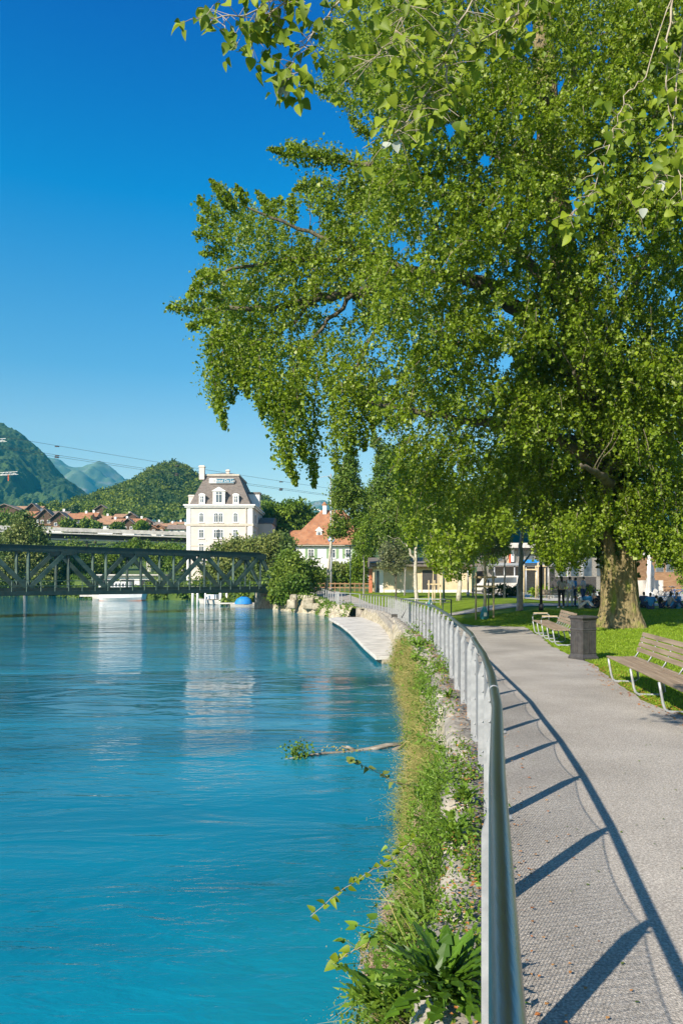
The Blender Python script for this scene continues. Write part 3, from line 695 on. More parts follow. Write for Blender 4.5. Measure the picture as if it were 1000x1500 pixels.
# fallen leaves on kerb and path
N = 3400; y = 1.5+26*rng.random(N)**1.5; off = np.where(rng.random(N) < .85, -.08+rng.normal(0, .12, N)-.05, .08+abs(rng.normal(0, .22, N)))
x = fx(y)+off; k = (off > -.33) & (rng.random(N) < .15+1.3*vnoise(y*2.2, off*4)**1.5); x = x[k]; y = y[k]; N = len(x)
C = np.stack([x, y, gz(x, y)+.045+.006*rng.random(N)+np.where(x < fx(y)-.1, .02, -.02)], -1)
T = rng.normal(size=(N, 3)); T[:, 2] *= .1
setp(leaves('fallen_leaves', C, .02+.0014*y, M['fallen'], T=T, flat=3), kind='stuff')
N = 500; y = 9+7*rng.random(N); x = np.interp(y, [9, 11.4, 13.5, 16], [4.5, 4.6, 4.95, 5.4])+rng.normal(0, .18, N)
C = np.stack([x, y, gz(x, y)+.02], -1); T = rng.normal(size=(N, 3)); T[:, 2] *= .1
setp(leaves('fallen_leaves', C, .045, M['fallen'], T=T, flat=3), kind='stuff')
N = 220; y = 2.5+14*rng.random(N); x = fx(y)+.3+3.2*rng.random(N); C = np.stack([x, y, gz(x, y)+.02], -1); T = rng.normal(size=(N, 3)); T[:, 2] *= .1
setp(leaves('fallen_leaves', C, .022, M['leaf_willow'], T=T, flat=3), kind='stuff')
# lawn blades
N = 150000; y = 9+30*rng.random(N)**1.5; xe = np.interp(y, [9, 11.4, 13.5, 16, 19.8, 25, 30, 32.5, 40], [4.5, 4.6, 4.95, 5.4, 5.65, 6.65, 7.35, 5.7, 5.3])
x = xe+.0+13*rng.random(N)**1.3; b = np.stack([x, y, gz(x, y)-.01], -1)
dv = rng.normal(0, .45, (N, 3)); dv[:, 2] = 1
o, _ = blades('lawn_grass', b, dv, .035+.035*rng.random(N), .003+.0003*y, M['blade']); setp(o, kind='stuff')

# drift log in the river
t = thing('drift_log', 'half sunken grey drift log lying across the water near the bank', 'log', W(520, 1101, 14))
P = [W(412, 1114, 13.4), W(440, 1108, 13.6), W(475, 1103.5, 13.8), W(505, 1102, 14), W(540, 1098, 14.2), W(565, 1093, 14.4), W(592, 1090, 14.6)]
MB().tube(P, [.01, .022, .022, .026, .045, .06, .04], 9, jit=.35).build('trunk', M['log'], t)
mb = MB()
for a, b in ((540, 575), (575, 592), (520, 500)): mb.tube([W(a, 1100, 14.2), W((a+b)/2, 1095, 14.2), W(b, 1093, 14.3)], [.04, .03, .012], 6, jit=.35)
mb.build('branch', M['log'], t)
C = np.array(W(437, 1102, 13.6))+rng.normal(0, 1, (260, 3))*np.array([.13, .1, .09]); leaves('foliage', C, .06, M['leaf_weed'], t)
C = np.array(W(497, 1099, 14))+rng.normal(0, 1, (60, 3))*np.array([.25, .06, .04]); setp(leaves('moss', C, .05, M['stalk'], t), kind='stuff')
# ---------------------------------------------------------------- benches, bin
def make_bench(label, length, nlegs, back0, back1, arms, grp, ext=0):
    """bench along +X of its own space, front = -Y; seat height .44"""
    r = thing('park_bench', label, 'bench', (0, 0, 0), grp)
    mb = MB()
    for i in range(9):
        mb.bb(0, length, -.25+i*.056, -.25+i*.056+.046, .425-.012*math.sin(i/8*3.14), .455-.012*math.sin(i/8*3.14))
    mb.build('seat', M['wood'], r, .006)
    mb = MB()
    for i in range(4):
        z = .58+i*.088; y = .27+i*.03
        mb.box(((back0+back1)/2, y, z), (back1-back0, .028, .076), 0, -.3)
    mb.build('backrest', M['wood'], r, .006)
    step = (length-.5)/(nlegs-1) if nlegs > 1 else 0
    for k in range(nlegs):
        x = .16+k*(length-.32)/(nlegs-1)
        mb = MB()
        pts = [(x, -.25, .42), (x, -.23, .3), (x, -.2, .13), (x, -.18, .06), (x, -.14, .025), (x, -.08, .018), (x, .12, .018), (x, .2, .022), (x, .26, .07), (x, .23, .25), (x, .16, .42)]
        mb.tube(pts, .019, 8); mb.bb(x-.02, x+.02, -.13, -.07, 0, .015); mb.bb(x-.02, x+.02, .1, .16, 0, .015)
        mb.tube([(x, -.23, .42), (x, .2, .415)], .015, 6)
        mb.build('leg_frame', M['galv'], r)
    for k in range(nlegs+2):
        x = back0+.12+k*(back1-back0-.24)/(nlegs+1)
        if k in (0, (nlegs+1)//2+0, nlegs+1) or nlegs > 3:
            MB().tube([(x, .18, .42), (x, .25, .52), (x, .3, .66), (x, .37, .86)], .014, 6).build('back_support', M['galv'], r)
    for x in arms:
        MB().tube([(x, -.23, .42), (x, -.25, .55), (x, -.22, .64), (x, -.1, .66), (x, .22, .66), (x, .29, .62), (x, .28, .44)], .014, 6).build('armrest_frame', M['galv'], r)
        MB().bb(x-.03, x+.03, -.22, .24, .673, .698).build('armrest', M['pine'], r, .004)
    return r
b = make_bench('weathered wooden slat bench nearest the camera at the right edge', 5.0, 4, .05, 4.4, (), 'slatted benches along the path')
# direction of the bench front line: from (4.72,14.1) towards the camera
p0 = Vector((4.98, 13.4, 0)); p1 = Vector((4.42, 9.17, 0)); dv = p1-p0
b.location = (p0.x, p0.y, 0); b.rotation_euler = (0, 0, math.atan2(dv.y, dv.x))
b = make_bench('slatted wooden bench with pale armrests behind the grey litter bin', 5.0, 5, 2.2, 4.9, (.06, 2.3), 'slatted benches along the path')
p0 = Vector((6.65, 25.2, 0)); dv = Vector((5.85, 19.4, 0))-p0
b.location = (p0.x, p0.y, 0.02); b.rotation_euler = (0, 0, math.atan2(dv.y, dv.x))
b = make_bench('small distant slatted bench behind the path near standing people', 1.8, 2, .1, 1.7, (.06, 1.74), 'slatted benches along the path')
b.location = (12.3, 47, .33); b.rotation_euler = (0, 0, -.5)
# litter bin
p = W(853.5, 975, 17.1); p.z = 0
t = thing('litter_bin', 'square dark grey panelled litter bin at the edge of the path', 'litter bin', (p.x, p.y, 0))
def rsq(mb, prof, rz):
    n = 4; vs = []; fs = []
    for w_, z in prof:
        for sx, sy in ((-1, -1), (1, -1), (1, 1), (-1, 1)):
            x, y = sx*w_/2, sy*w_/2
            vs.append((p.x+x*math.cos(rz)-y*math.sin(rz), p.y+x*math.sin(rz)+y*math.cos(rz), z))
    for i in range(len(prof)-1):
        for k in range(4): fs.append((i*4+k, i*4+(k+1) % 4, (i+1)*4+(k+1) % 4, (i+1)*4+k))
    fs += [(3, 2, 1, 0), tuple(len(prof)*4-4+k for k in range(4))]; mb.add(vs, fs)
RZ = .42
mb = MB(); rsq(mb, [(.47, 0), (.47, .06), (.43, .09), (.4, .13), (.4, .66), (.418, .67), (.418, .7), (.4, .71), (.4, .89), (.43, .93)], RZ); mb.build('body', M['bin'], t, .01)
mb = MB(); rsq(mb, [(.455, .93), (.475, .945), (.475, .975), (.455, .99), (.25, 1.0)], RZ); mb.build('lid', M['bin'], t, .008)
mb = MB()
for k in range(4):
    for u, z0, z1 in ((-.1, .16, .63), (.1, .16, .63), (-.1, .73, .87), (.1, .73, .87)):
        a = RZ+k*math.pi/2; c, s = math.cos(a), math.sin(a)
        o = .202; cx, cy = p.x+u*c+o*s, p.y+u*s-o*c
        for du in (-.075, .075): mb.box((cx+du*c, cy+du*s, (z0+z1)/2), (.016, .012, z1-z0), a)
        for zz in (z0, z1): mb.box((cx, cy, zz), (.166, .0125, .016), a)
mb.build('panel_frame', M['bin'], t)

# ---------------------------------------------------------------- bridge
A = Vector((-41.4, 54.1, 0)); B = Vector((-7.75, 85, 0)); u = (B-A).normalized(); v = Vector((-u.y, u.x, 0))
br = thing('truss_bridge', 'dark green steel truss railway bridge crossing the river', 'bridge', A)
ZB = .5; ZT = 4.72; Lb = (B-A).length
def bp(s, off, z): return A+u*s+v*off+Vector((0, 0, z))
npan = 5; mod = Lb/8.0; WD = 2.9
def zt(s): return ZT+.0*s
for off, nm in ((0, 'near'), (WD, 'far')):
    tr = MB()
    e = 43.93
    tr.bar(bp(-8, off, ZT), bp(e, off, ZT-.12), .42, .46); tr.bar(bp(-8, off, ZT+.26), bp(e, off, ZT+.14), .55, .05)
    tr.build('top_chord', M['blackgreen'], br)
    lo_ = MB(); lo_.bar(bp(-8, off, ZB+.3), bp(Lb+1, off, ZB+.3), .36, .62)
    lo_.bar(bp(-8, off, ZB-.03), bp(Lb+1, off, ZB-.03), .5, .05); lo_.build('bottom_chord', M['blackgreen'], br)
    MB().bar(bp(e-.1, off, ZT-.15), bp(e+2.3, off, ZB+.3), .36, .34).build('end_post', M['bridgelight'], br)
    s = e; k = 0; nodes = []
    while s > -8: nodes.append(s); s -= 3.63
    for k, s in enumerate(nodes):
        if s < -6: break
        MB().bar(bp(s, off, ZB+.5), bp(s, off, ZT-.2), .2, .26).build('vertical_post', M['bridgelight'] if k % 2 else M['blackgreen'], br)
        if k % 2 == 0:
            for q in (-1, 1):
                s2 = s+q*3.63
                if q > 0 and k == 0: continue
                a_, b_ = bp(s, off, ZT-.1), bp(s2, off, ZB+.55)
                dn = MB(); dn.bar(a_+v*.13, b_+v*.13, .06, .38); dn.bar(a_-v*.13, b_-v*.13, .06, .38)
                for m_ in range(7): c_ = a_.lerp(b_, (m_+.5)/7); dn.bar(c_-v*.13, c_+v*.13, .05, .22)
                dn.build('diagonal', M['bridgelight'], br)
            g_ = MB(); c_ = bp(s, off, ZT-.3)
            g_.bar(c_-u*.7, c_+u*.7, .44, .62); g_.build('gusset_plate', M['blackgreen'], br)
deck = MB(); deck.bar(bp(-8, WD/2, ZB+.45), bp(Lb+2, WD/2, ZB+.45), WD-.4, .16)
deck.build('deck', M['timber'], br)
ds = MB()
for k in range(int(Lb/1.6)+4): s = -6+k*1.6; ds.bar(bp(s, .1, ZB+.32), bp(s, WD-.1, ZB+.32), .16, .34)
ds.build('cross_beam', M['black'], br)
hr = MB(); off = -1.05
for z in (1.25, .8): hr.bar(bp(-8, off, ZB+z), bp(Lb+1.5, off, ZB+z), .06, .07)
for k in range(int(Lb/1.25)+7):
    s = -7+k*1.25; hr.bar(bp(s, off, ZB+.1), bp(s, off, ZB+1.25), .06, .06)
hr.build('handrail', M['bridgelight'], br)
wk = MB(); wk.bar(bp(-8, -.62, ZB+.32), bp(Lb+1.5, -.62, ZB+.32), .86, .08); wk.bar(bp(-8, -1.06, ZB+.14), bp(Lb+1.5, -1.06, ZB+.14), .06, .34)
for k in range(int(Lb/2.5)+4): s = -7+k*2.5; wk.bar(bp(s, -1.05, ZB+.2), bp(s, 0, ZB+.1), .08, .14)
wk.build('walkway', M['blackgreen'], br)
pier = MB(); pc = bp(Lb+1.4, WD/2, -1.0); pier.box((pc.x, pc.y, -.75), (2.4, WD+2, 2.5), math.atan2(u.y, u.x)); pier.build('abutment', M['rock'], br, .1)

# ---------------------------------------------------------------- viaduct
t = thing('viaduct', 'long white concrete road viaduct behind the truss bridge', 'viaduct', (-60, 180, 3))
a = W(-60, 774, 176); b_ = W(290, 785.5, 196)
dk = MB(); dk.bar(a+Vector((0, 0, .55)), b_+Vector((0, 0, .55)), .3, .95); dk.build('parapet', M['concrete'], t)
dk = MB(); a2 = a+Vector((0, 4, -.35)); b2 = b_+Vector((0, 4, -.35)); dk.bar(a2, b2, 7.6, .3); dk.build('deck', M['concrete'], t)
dk = MB(); dk.bar(a+Vector((0, 5, -1.4)), b_+Vector((0, 5, -1.0)), 5, 1.0); dk.build('girder', M['bin'], t)
dk = MB(); dk.bar(a+Vector((0, 2.2, -1.75)), b_+Vector((0, 2.2, -1.75)), .5, .35); dk.build('lower_beam', M['concrete'], t)
for px in (208, 40, 262):
    f = (px+60)/350; c = a.lerp(b_, f); MB().box((c.x, c.y+3, (c.z-2)/2-.5), (1.1, 1.6, c.z-1.0)).build('pier', M['concrete'], t, .05)

# ---------------------------------------------------------------- hotel
def window(mb_w, mb_f, x, y, z, w_, h, arch=False, fw=.12):
    """frame proud of wall (plane y), glass in front of wall by 3 cm"""
    if arch:
        pr = [(x-w_/2, z-h/2), (x+w_/2, z-h/2), (x+w_/2, z+h/2-w_/2)]+[(x+w_/2*math.cos(q), z+h/2-w_/2+w_/2*math.sin(q)) for q in np.linspace(.3, 2.84, 6)]+[(x-w_/2, z+h/2-w_/2)]
        mb_w.prism(pr, y-.03, y+.1)
        w2 = w_+.28; pr = [(x-w2/2, z-h/2-.1), (x+w2/2, z-h/2-.1), (x+w2/2, z+h/2-w_/2)]+[(x+w2/2*math.cos(q), z+h/2-w_/2+w2/2*math.sin(q)) for q in np.linspace(.3, 2.84, 6)]+[(x-w2/2, z+h/2-w_/2)]
        mb_f.prism(pr, y-.02, y+.08)
    else:
        mb_w.bb(x-w_/2, x+w_/2, y-.03, y+.1, z-h/2, z+h/2)
        mb_f.bb(x-w_/2-.14, x+w_/2+.14, y-.02, y+.08, z-h/2-.12, z+h/2+.12)
    mb_f.bb(x-.03, x+.03, y-.05, y, z-h/2, z+h/2); mb_f.bb(x-w_/2, x+w_/2, y-.05, y, z+.18*h-.02, z+.18*h+.03)
    mb_f.bb(x-w_/2-.2, x+w_/2+.2, y-.16, y+.02, z-h/2-.2, z-h/2-.1)
def addwin(parent, x, y, z, w_, h, arch=False, frame=None):
    a_, b_ = MB(), MB(); window(a_, b_, x, y, z, w_, h, arch)
    f_ = b_.build('window', frame or M['white'], parent); a_.build('pane', M['glass'], f_)
HD = 130.0
hx = lambda px: (px-500)/F*HD
hzz = lambda py: 1.8+(850-py)/F*HD
ho = thing('hotel', 'tall cream hotel with dark mansard roof and rooftop name sign', 'hotel', (-21, 130, 1))
x0, x1 = hx(273.5), hx(370); y0, y1 = HD, HD+16
MB().bb(x0, x1, y0, y1, .5, hzz(741)).build('wall', M['cream'], ho)
mb = MB(); mb.bb(x0-.5, x1+.5, y0-.5, y1+.5, hzz(741), hzz(739)); mb.bb(x0-.3, x1+.3, y0-.3, y1+.3, hzz(743.5), hzz(741)-.003)
mb.build('cornice', M['white'], ho)
mb = MB(); mb.bb(x0-.15, x1+.15, y0-.15, y1+.15, hzz(770.5), hzz(767)); mb.bb(x0-.06, x1+.06, y0-.06, y1+.06, hzz(800), hzz(799))
mb.build('string_course', M['trim'], ho)
mb = MB()
for xx in (x0+.35, x1-.35): MB().bb(xx-.35, xx+.35, y0-.08, y0+.1, 1, hzz(743.6)).build('corner_strip', M['white'], ho)
MB().tube([(x1-1.15, y0-.12, 1), (x1-1.15, y0-.12, hzz(744))], .07, 6).build('drainpipe', M['trim'], ho)
for px in (295, 316.5, 323.5, 345): addwin(ho, hx(px), y0, hzz(758), .62, 1.55, True)
for px in (295, 316.5, 323.5, 345): addwin(ho, hx(px), y0, hzz(782), .72, 1.35)
for px in (295, 320, 345): addwin(ho, hx(px), y0, hzz(803), .8, 1.5)
for px in (295, 320, 345): addwin(ho, hx(px), y0, hzz(826), .8, 1.5)
for yy_ in (134, 139, 143):
    for py in (758, 782):
        z = hzz(py); f_ = MB().bb(x1, x1+.05, yy_-.5, yy_+.5, z-.9, z+.9).build('window', M['white'], ho)
        MB().bb(x1+.05, x1+.07, yy_-.38, yy_+.38, z-.75, z+.75).build('pane', M['glass'], f_)
# mansard: frustum with concave kick + cap
def frustum(mb, r0, z0, r1, z1):
    (a0, b0, c0, d0), (a1, b1, c1, d1) = r0, r1
    vs = [(a0, c0, z0), (b0, c0, z0), (b0, d0, z0), (a0, d0, z0), (a1, c1, z1), (b1, c1, z1), (b1, d1, z1), (a1, d1, z1)]
    mb.add(vs, [(0, 1, 5, 4), (1, 2, 6, 5), (2, 3, 7, 6), (3, 0, 4, 7), (3, 2, 1, 0), (4, 5, 6, 7)])
R0 = (hx(277.5), hx(367), y0+.1, y1-.1); R1 = (hx(297), hx(346.5), y0+2.6, y1-2.6); zr0, zr1 = hzz(739), hzz(694)
mb = MB(); frustum(mb, R0, zr0, R1, zr1); rf = mb.build('roof', M['slate'], ho)
mb = MB(); frustum(mb, (R1[0]-.15, R1[1]+.15, R1[2]-.15, R1[3]+.15), zr1+.0, (R1[0]-.15, R1[1]+.15, R1[2]-.15, R1[3]+.15), zr1+.28); mb.build('roof_band', M['trim'], ho)
mb = MB(); frustum(mb, R1, zr1+.28, (hx(315), hx(331), y0+6, y1-6), hzz(686)); mb.build('roof_cap', M['slate'], ho)
for px, ya, w_, zt_, zb_ in ((295.5, 2.0, .9, hzz(679), hzz(700)), (333.5, 5.0, .55, hzz(681.5), hzz(690)), (280.5, 4, 1.0, hzz(721), hzz(738)), (322, 7, .4, hzz(685), hzz(690))):
    mb = MB(); x = hx(px)*(1+ya/HD); mb.bb(x-w_/2, x+w_/2, y0+ya, y0+ya+w_, zb_, zt_); mb.bb(x-w_/2-.1, x+w_/2+.1, y0+ya-.1, y0+ya+w_+.1, zt_-.3, zt_-.12)
    mb.build('chimney', M['cream'], ho)
def dormer(px, w_, zb_, zt_, gable):
    x = hx(px); mb = MB(); yb = y0-.05; yk = y0+2.4
    mb.bb(x-w_/2, x+w_/2, yb, yk, zb_, zt_); d_ = mb.build('dormer', M['white'], ho)
    if gable: mb = MB(); mb.prism([(x-w_/2-.25, zt_), (x+w_/2+.25, zt_), (x, zt_+.75)], yb-.12, yk)
    else: mb = MB(); mb.prism([(x+(w_/2+.1)*math.cos(q), zt_+(.4)*math.sin(q)) for q in np.linspace(0, math.pi, 9)], yb-.1, yk)
    mb.build('dormer_roof', M['white'], d_)
    mb = MB(); mb.bb(x-w_*.25, x+w_*.25, yb-.03, yb+.05, zb_+.3, zt_-.15); mb.build('pane', M['glass'], d_)
    mb = MB(); mb.bb(x-.035, x+.035, yb-.05, yb, zb_+.3, zt_-.15); mb.bb(x-w_*.25, x+w_*.25, yb-.051, yb, zt_-.6, zt_-.53); mb.build('glazing_bar', M['white'], d_)
dormer(296, 1.0, hzz(738.5), hzz(726), False); dormer(320.7, 2.05, hzz(738.5), hzz(719.5), True); dormer(345.5, 1.0, hzz(738.5), hzz(726), False)
mb = MB(); xs_ = hx(367); mb.bb(xs_-1.2, xs_+1.0, y0+5, y0+7, hzz(738), hzz(719)); mb.build('side_dormer', M['white'], ho)
mb = MB(); mb.bb(xs_-1.3, xs_+1.15, y0+4.9, y0+7.1, hzz(719), hzz(716)); mb.build('side_dormer_roof', M['slate'], ho)
mb = MB(); mb.bb(x1, x1+2.6, y0+8, y0+16, 1, hzz(762)); mb.build('annex', M['cream'], ho)
mb = MB(); mb.prismx([(y0+7.8, hzz(762)), (y0+16.2, hzz(762)), (y0+16.2, hzz(750)), (y0+12, hzz(750))], x1, x1+2.8); mb.build('annex_roof', M['slate'], ho)
# name sign on the roof
sg = thing('hotel_sign', 'blue and white name board on the slope of the mansard roof', 'sign', (hx(322), y0+1.6, hzz(703)))
ysg = y0+1.72; za, zb_ = hzz(706), hzz(699)
MB().bb(hx(304), hx(314.4), ysg-.1, ysg+.5, za, zb_).build('white_panel', M['white'], sg)
MB().bb(hx(314.5), hx(340.5), ysg-.1, ysg+.5, za, zb_).build('blue_panel', M['signblue'], sg)
mb = MB(); mb.bb(hx(314.5), hx(340.5), ysg-.14, ysg-.1, za, za+.06); mb.bb(hx(314.5), hx(340.5), ysg-.14, ysg-.1, zb_-.06, zb_); mb.build('panel_rim', M['white'], sg)
def text(s_, x, z, y, size, m, parent):
    cu = bpy.data.curves.new('lettering', 'FONT'); cu.body = s_; cu.size = size; cu.align_x = 'CENTER'; cu.align_y = 'CENTER'; cu.extrude = .02
    o = bpy.data.objects.new('lettering', cu); COL.objects.link(o); cu.materials.append(m); me = bpy.data.meshes.new_from_object(o.evaluated_get(bpy.context.evaluated_depsgraph_get())); bpy.data.objects.remove(o); o = bpy.data.objects.new('lettering', me); COL.objects.link(o); o.parent = parent; org = ORG[parent.name]
    o.location = Vector((x, y, z))-org; o.rotation_euler = (math.radians(90), 0, 0); return o
text('Hotel Du Lac', hx(327.5), (za+zb_)/2, ysg-.13, .66, M['white'], sg)
text('· 3', hx(310), (za+zb_)/2, ysg-.13, .6, M['black'], sg)

# ---------------------------------------------------------------- red roofed house
RD = 135.0; rx = lambda px: (px-500)/F*RD; rz = lambda py: 1.8+(850-py)/F*RD
hr_ = thing('red_roofed_house', 'white house with large red tiled roof and green shutters', 'house', (rx(485), RD, 2))
MB().bb(rx(429), rx(543), RD, RD+11, 1.5, rz(797)).build('wall', M['white'], hr_)
mb = MB()
vs = [(rx(419), RD-.8, rz(798)), (rx(549), RD-.8, rz(798)), (rx(549), RD+12, rz(798)), (rx(419), RD+12, rz(798)), (rx(470), RD+5.5, rz(743)), (rx(503), RD+5.5, rz(743))]
mb.add(vs, [(0, 1, 5, 4), (1, 2, 5), (2, 3, 4, 5), (3, 0, 4), (3, 2, 1, 0)]); mb.build('roof', M['tile'], hr_)
MB().bb(rx(421), rx(547), RD-.7, RD+11.8, rz(799.5), rz(798)-.003).build('eaves', M['trim'], hr_)
mb = MB(); mb.bb(rx(472.5)*1.03, rx(478)*1.03, RD+4.6, RD+5.6, rz(750), rz(737)); c_ = mb.build('chimney', M['white'], hr_)
mb = MB(); xc = rx(475)*1.03; mb.lathe([(.45, rz(737)), (.5, rz(735)), (.12, rz(731))], (xc, RD+5.1, 0), 8); mb.build('chimney_cap', M['tile'], c_)
x = rx(467); yb = RD+.9
d_ = MB().bb(x-.5, x+.5, yb, yb+3, rz(789), rz(777)).build('dormer', M['white'], hr_)
MB().prism([(x-.75, rz(777)), (x+.75, rz(777)), (x, rz(771))], yb-.15, yb+3.5).build('dormer_roof', M['white'], d_)
MB().bb(x-.25, x+.25, yb-.03, yb+.02, rz(787.5), rz(779)).build('pane', M['glass'], d_)
for px in (455.5, 487, 510, 532):
    addwin(hr_, rx(px), RD, rz(811), .85, 1.45)
    for s in (-1, 1): MB().bb(rx(px)+s*.85-.25, rx(px)+s*.85+.25, RD-.06, RD, rz(818), rz(804)).build('shutter', M['shutter'], hr_)
mb = MB(); mb.bb(rx(421.5), rx(437), RD+5, RD+9, 2, rz(783)); mb.build('side_wing', M['white'], hr_)
mb = MB(); mb.prismx([(RD+4.5, rz(784)), (RD+9.5, rz(784)), (RD+7, rz(773))], rx(420), rx(446)); mb.build('wing_roof', M['tile'], hr_)

# ---------------------------------------------------------------- tan service building
TD = 90.0; tx_ = lambda px: (px-500)/F*TD; tz = lambda py: 1.8+(850-py)/F*TD
tb = thing('service_building', 'low sand coloured building with flat dark roof behind young trees', 'building', (tx_(620), TD, .3))
MB().bb(tx_(549), tx_(690), TD, TD+7, .1, tz(830)).build('wall', M['tan'], tb)
MB().bb(tx_(541), tx_(700), TD-1, TD+8, tz(830)+.003, tz(825)).build('roof', M['slate'], tb)
MB().prismx([(TD-1.2, tz(825)+.003), (TD+8, tz(825)+.003), (TD+5, tz(815))], tx_(541), tx_(668)).build('roof_pitch', M['slate'], tb)
MB().bb(tx_(563), tx_(688), TD-.04, TD, .1, tz(864)).build('plinth', M['white'], tb)
MB().bb(tx_(618), tx_(640), TD-.03, TD, .3, tz(835)).build('door', M['bin'], tb)
mb = MB(); mb.bb(tx_(616.5), tx_(618), TD-.08, TD, .3, tz(833)); mb.bb(tx_(640), tx_(641.5), TD-.08, TD, .3, tz(833)); mb.bb(tx_(616.5), tx_(641.5), TD-.09, TD, tz(835)+.002, tz(833)); mb.build('door_frame', M['tan'], tb)
MB().bb(tx_(550), tx_(561), TD-.06, TD, .2, tz(834)).build('side_door', M['white'], tb)
MB().bb(tx_(551.5), tx_(555), TD-.09, TD-.06, .4, tz(836)).build('pane', M['glass'], tb)
t = thing('red_column', 'rusty red brick column beside the sand coloured building', 'column', W(542.5, 868, 89))
p = W(542.5, 863, 89); MB().bb(p.x-.2, p.x+.2, p.y-.2, p.y+.2, 0.2, tz(833)).build('shaft', M['orange'], t, .02)
MB().bb(p.x-.26, p.x+.26, p.y-.26, p.y+.26, tz(833)+.002, tz(833)+.12).build('cap', M['trim'], t)

# ---------------------------------------------------------------- village chalets
def chalet(px, py, wpx, hpx, D, roofm, wallm, side, label, hip=False):
    """px,py = centre of eave line; wpx width; gable to the side given"""
    c = W(px, py+1, D); w_ = wpx/F*D*1.35; h = hpx/F*D*1.35; dep = w_*.8
    base = c.z-h*1.0; g_ = h*.75
    r = thing('chalet', label, 'house', (c.x, D, base-2), 'village houses on the far slope')
    MB().bb(c.x-w_/2, c.x+w_/2, D, D+dep, base-3, c.z).build('wall', wallm, r)
    MB().bb(c.x-w_/2-.02, c.x+w_/2+.02, D-.02, D+dep+.02, base-3, base+h*.22).build('ground_storey', M['white'], r)
    ov = .9; mb = MB()
    if side == 0:       # ridge along x: roof slope faces camera
        mb.prismx([(D-ov, c.z-.1), (D+dep+ov, c.z-.1), (D+dep/2, c.z+g_)], c.x-w_/2-ov, c.x+w_/2+ov)
    else:               # gable faces camera
        mb.prism([(c.x-w_/2-ov, c.z-.1), (c.x-w_/2-ov, c.z+.15), (c.x, c.z+g_+.25), (c.x+w_/2+ov, c.z+.15), (c.x+w_/2+ov, c.z-.1), (c.x, c.z+g_)], D-ov, D+dep+ov)
        g2 = MB(); g2.prism([(c.x-w_/2, c.z), (c.x+w_/2, c.z), (c.x, c.z+g_)], D-.01, D+dep); g2.build('gable', wallm, r)
    mb.build('roof', roofm, r)
    n = max(2, int(w_/2.6))
    for k in range(n):
        x = c.x-w_/2+(k+.5)*w_/n; z = c.z-h*.38
        f_ = MB().bb(x-.55, x+.55, D-.08, D, z-.6, z+.6).build('window', M['white'], r); MB().bb(x-.42, x+.42, D-.1, D-.08, z-.47, z+.47).build('pane', M['glass'], f_)
    mb = MB(); mb.bb(c.x-w_/2, c.x+w_/2, D-.7, D-.02, base+h*.28, base+h*.42) if side else mb.bb(c.x+w_*.2, c.x+w_*.2+.8, D+dep/2, D+dep/2+.8, c.z, c.z+g_+1)
    mb.build('balcony' if side else 'chimney', M['timber2'] if side else M['white'], r)
D0 = 300
CH = [(8, 748, 34, 10, 285, 'tile3', 'timber', 1, 'dark gabled chalet at the far left of the village'),
 (38, 748, 28, 9, 300, 'tile2', 'timber2', 0, 'chalet with long brown roof second from the left'),
 (48, 748, 15, 11, 296, 'tile3', 'timber', 1, 'small dark gabled chalet beside the long brown roof'),
 (50, 757, 20, 10, 270, 'tile', 'timber', 0, 'chalet with bright orange roof above the yellow willow'),
 (67, 757, 14, 12, 268, 'tile3', 'timber', 1, 'dark steep gabled chalet right of the orange roof'),
 (88, 761, 18, 12, 262, 'tile3', 'timber', 1, 'blackish chalet with dark gable above the viaduct'),
 (82, 754, 22, 7, 300, 'tile3', 'timber', 0, 'grey roofed chalet behind the blackish gable'),
 (115, 759, 22, 9, 290, 'tile', 'timber2', 0, 'wide orange roofed chalet in the village centre'),
 (128, 756, 18, 7, 310, 'tile', 'timber', 0, 'orange roofed chalet behind the wide one'),
 (103, 762, 12, 7, 292, 'tile2', 'timber', 0, 'low brown chalet between two orange roofs'),
 (149, 747, 15, 8, 360, 'tile3', 'timber', 1, 'highest dark chalet below the wooded hill'),
 (150, 760, 15, 6, 330, 'tile2', 'timber2', 0, 'small brown roofed chalet below the highest one'),
 (158, 767, 22, 8, 290, 'tile2', 'white', 0, 'white walled chalet with brown roof above the viaduct'),
 (181, 757, 18, 6, 330, 'tile2', 'timber', 0, 'brown roofed chalet halfway up the slope'),
 (192, 757, 11, 7, 328, 'tile3', 'timber', 1, 'small dark gable beside the halfway brown roof'),
 (178, 766, 16, 8, 300, 'tile', 'timber', 0, 'orange roofed chalet behind the viaduct pier'),
 (188, 768, 13, 9, 290, 'tile3', 'timber', 1, 'dark gabled chalet right of the orange roof behind the pier'),
 (200, 766, 15, 8, 310, 'tile', 'timber', 0, 'light orange roofed chalet above the viaduct pier'),
 (214, 764, 11, 6, 340, 'tile3', 'timber', 1, 'small grey gabled chalet right of the pier'),
 (227, 768, 12, 5, 350, 'tile3', 'timber', 0, 'low dark chalet at the foot of the wooded hill'),
 (221, 774, 12, 6, 300, 'tile', 'timber', 1, 'small red gabled chalet just above the white parapet'),
 (233, 774, 10, 6, 302, 'tile', 'timber2', 1, 'tiny orange gabled chalet just above the white parapet'),
 (246, 770, 14, 5, 340, 'tile2', 'timber', 0, 'brown roofed chalet near the hotel'),
 (262, 774, 22, 7, 310, 'tile3', 'white', 0, 'pale walled chalet with grey roof beside the hotel'),
 (259, 767, 12, 4, 360, 'tile2', 'timber', 0, 'small brown chalet behind the pale walled one')]
for c in CH: chalet(*c[:5], M[c[5]], M[c[6]], c[7], c[8])

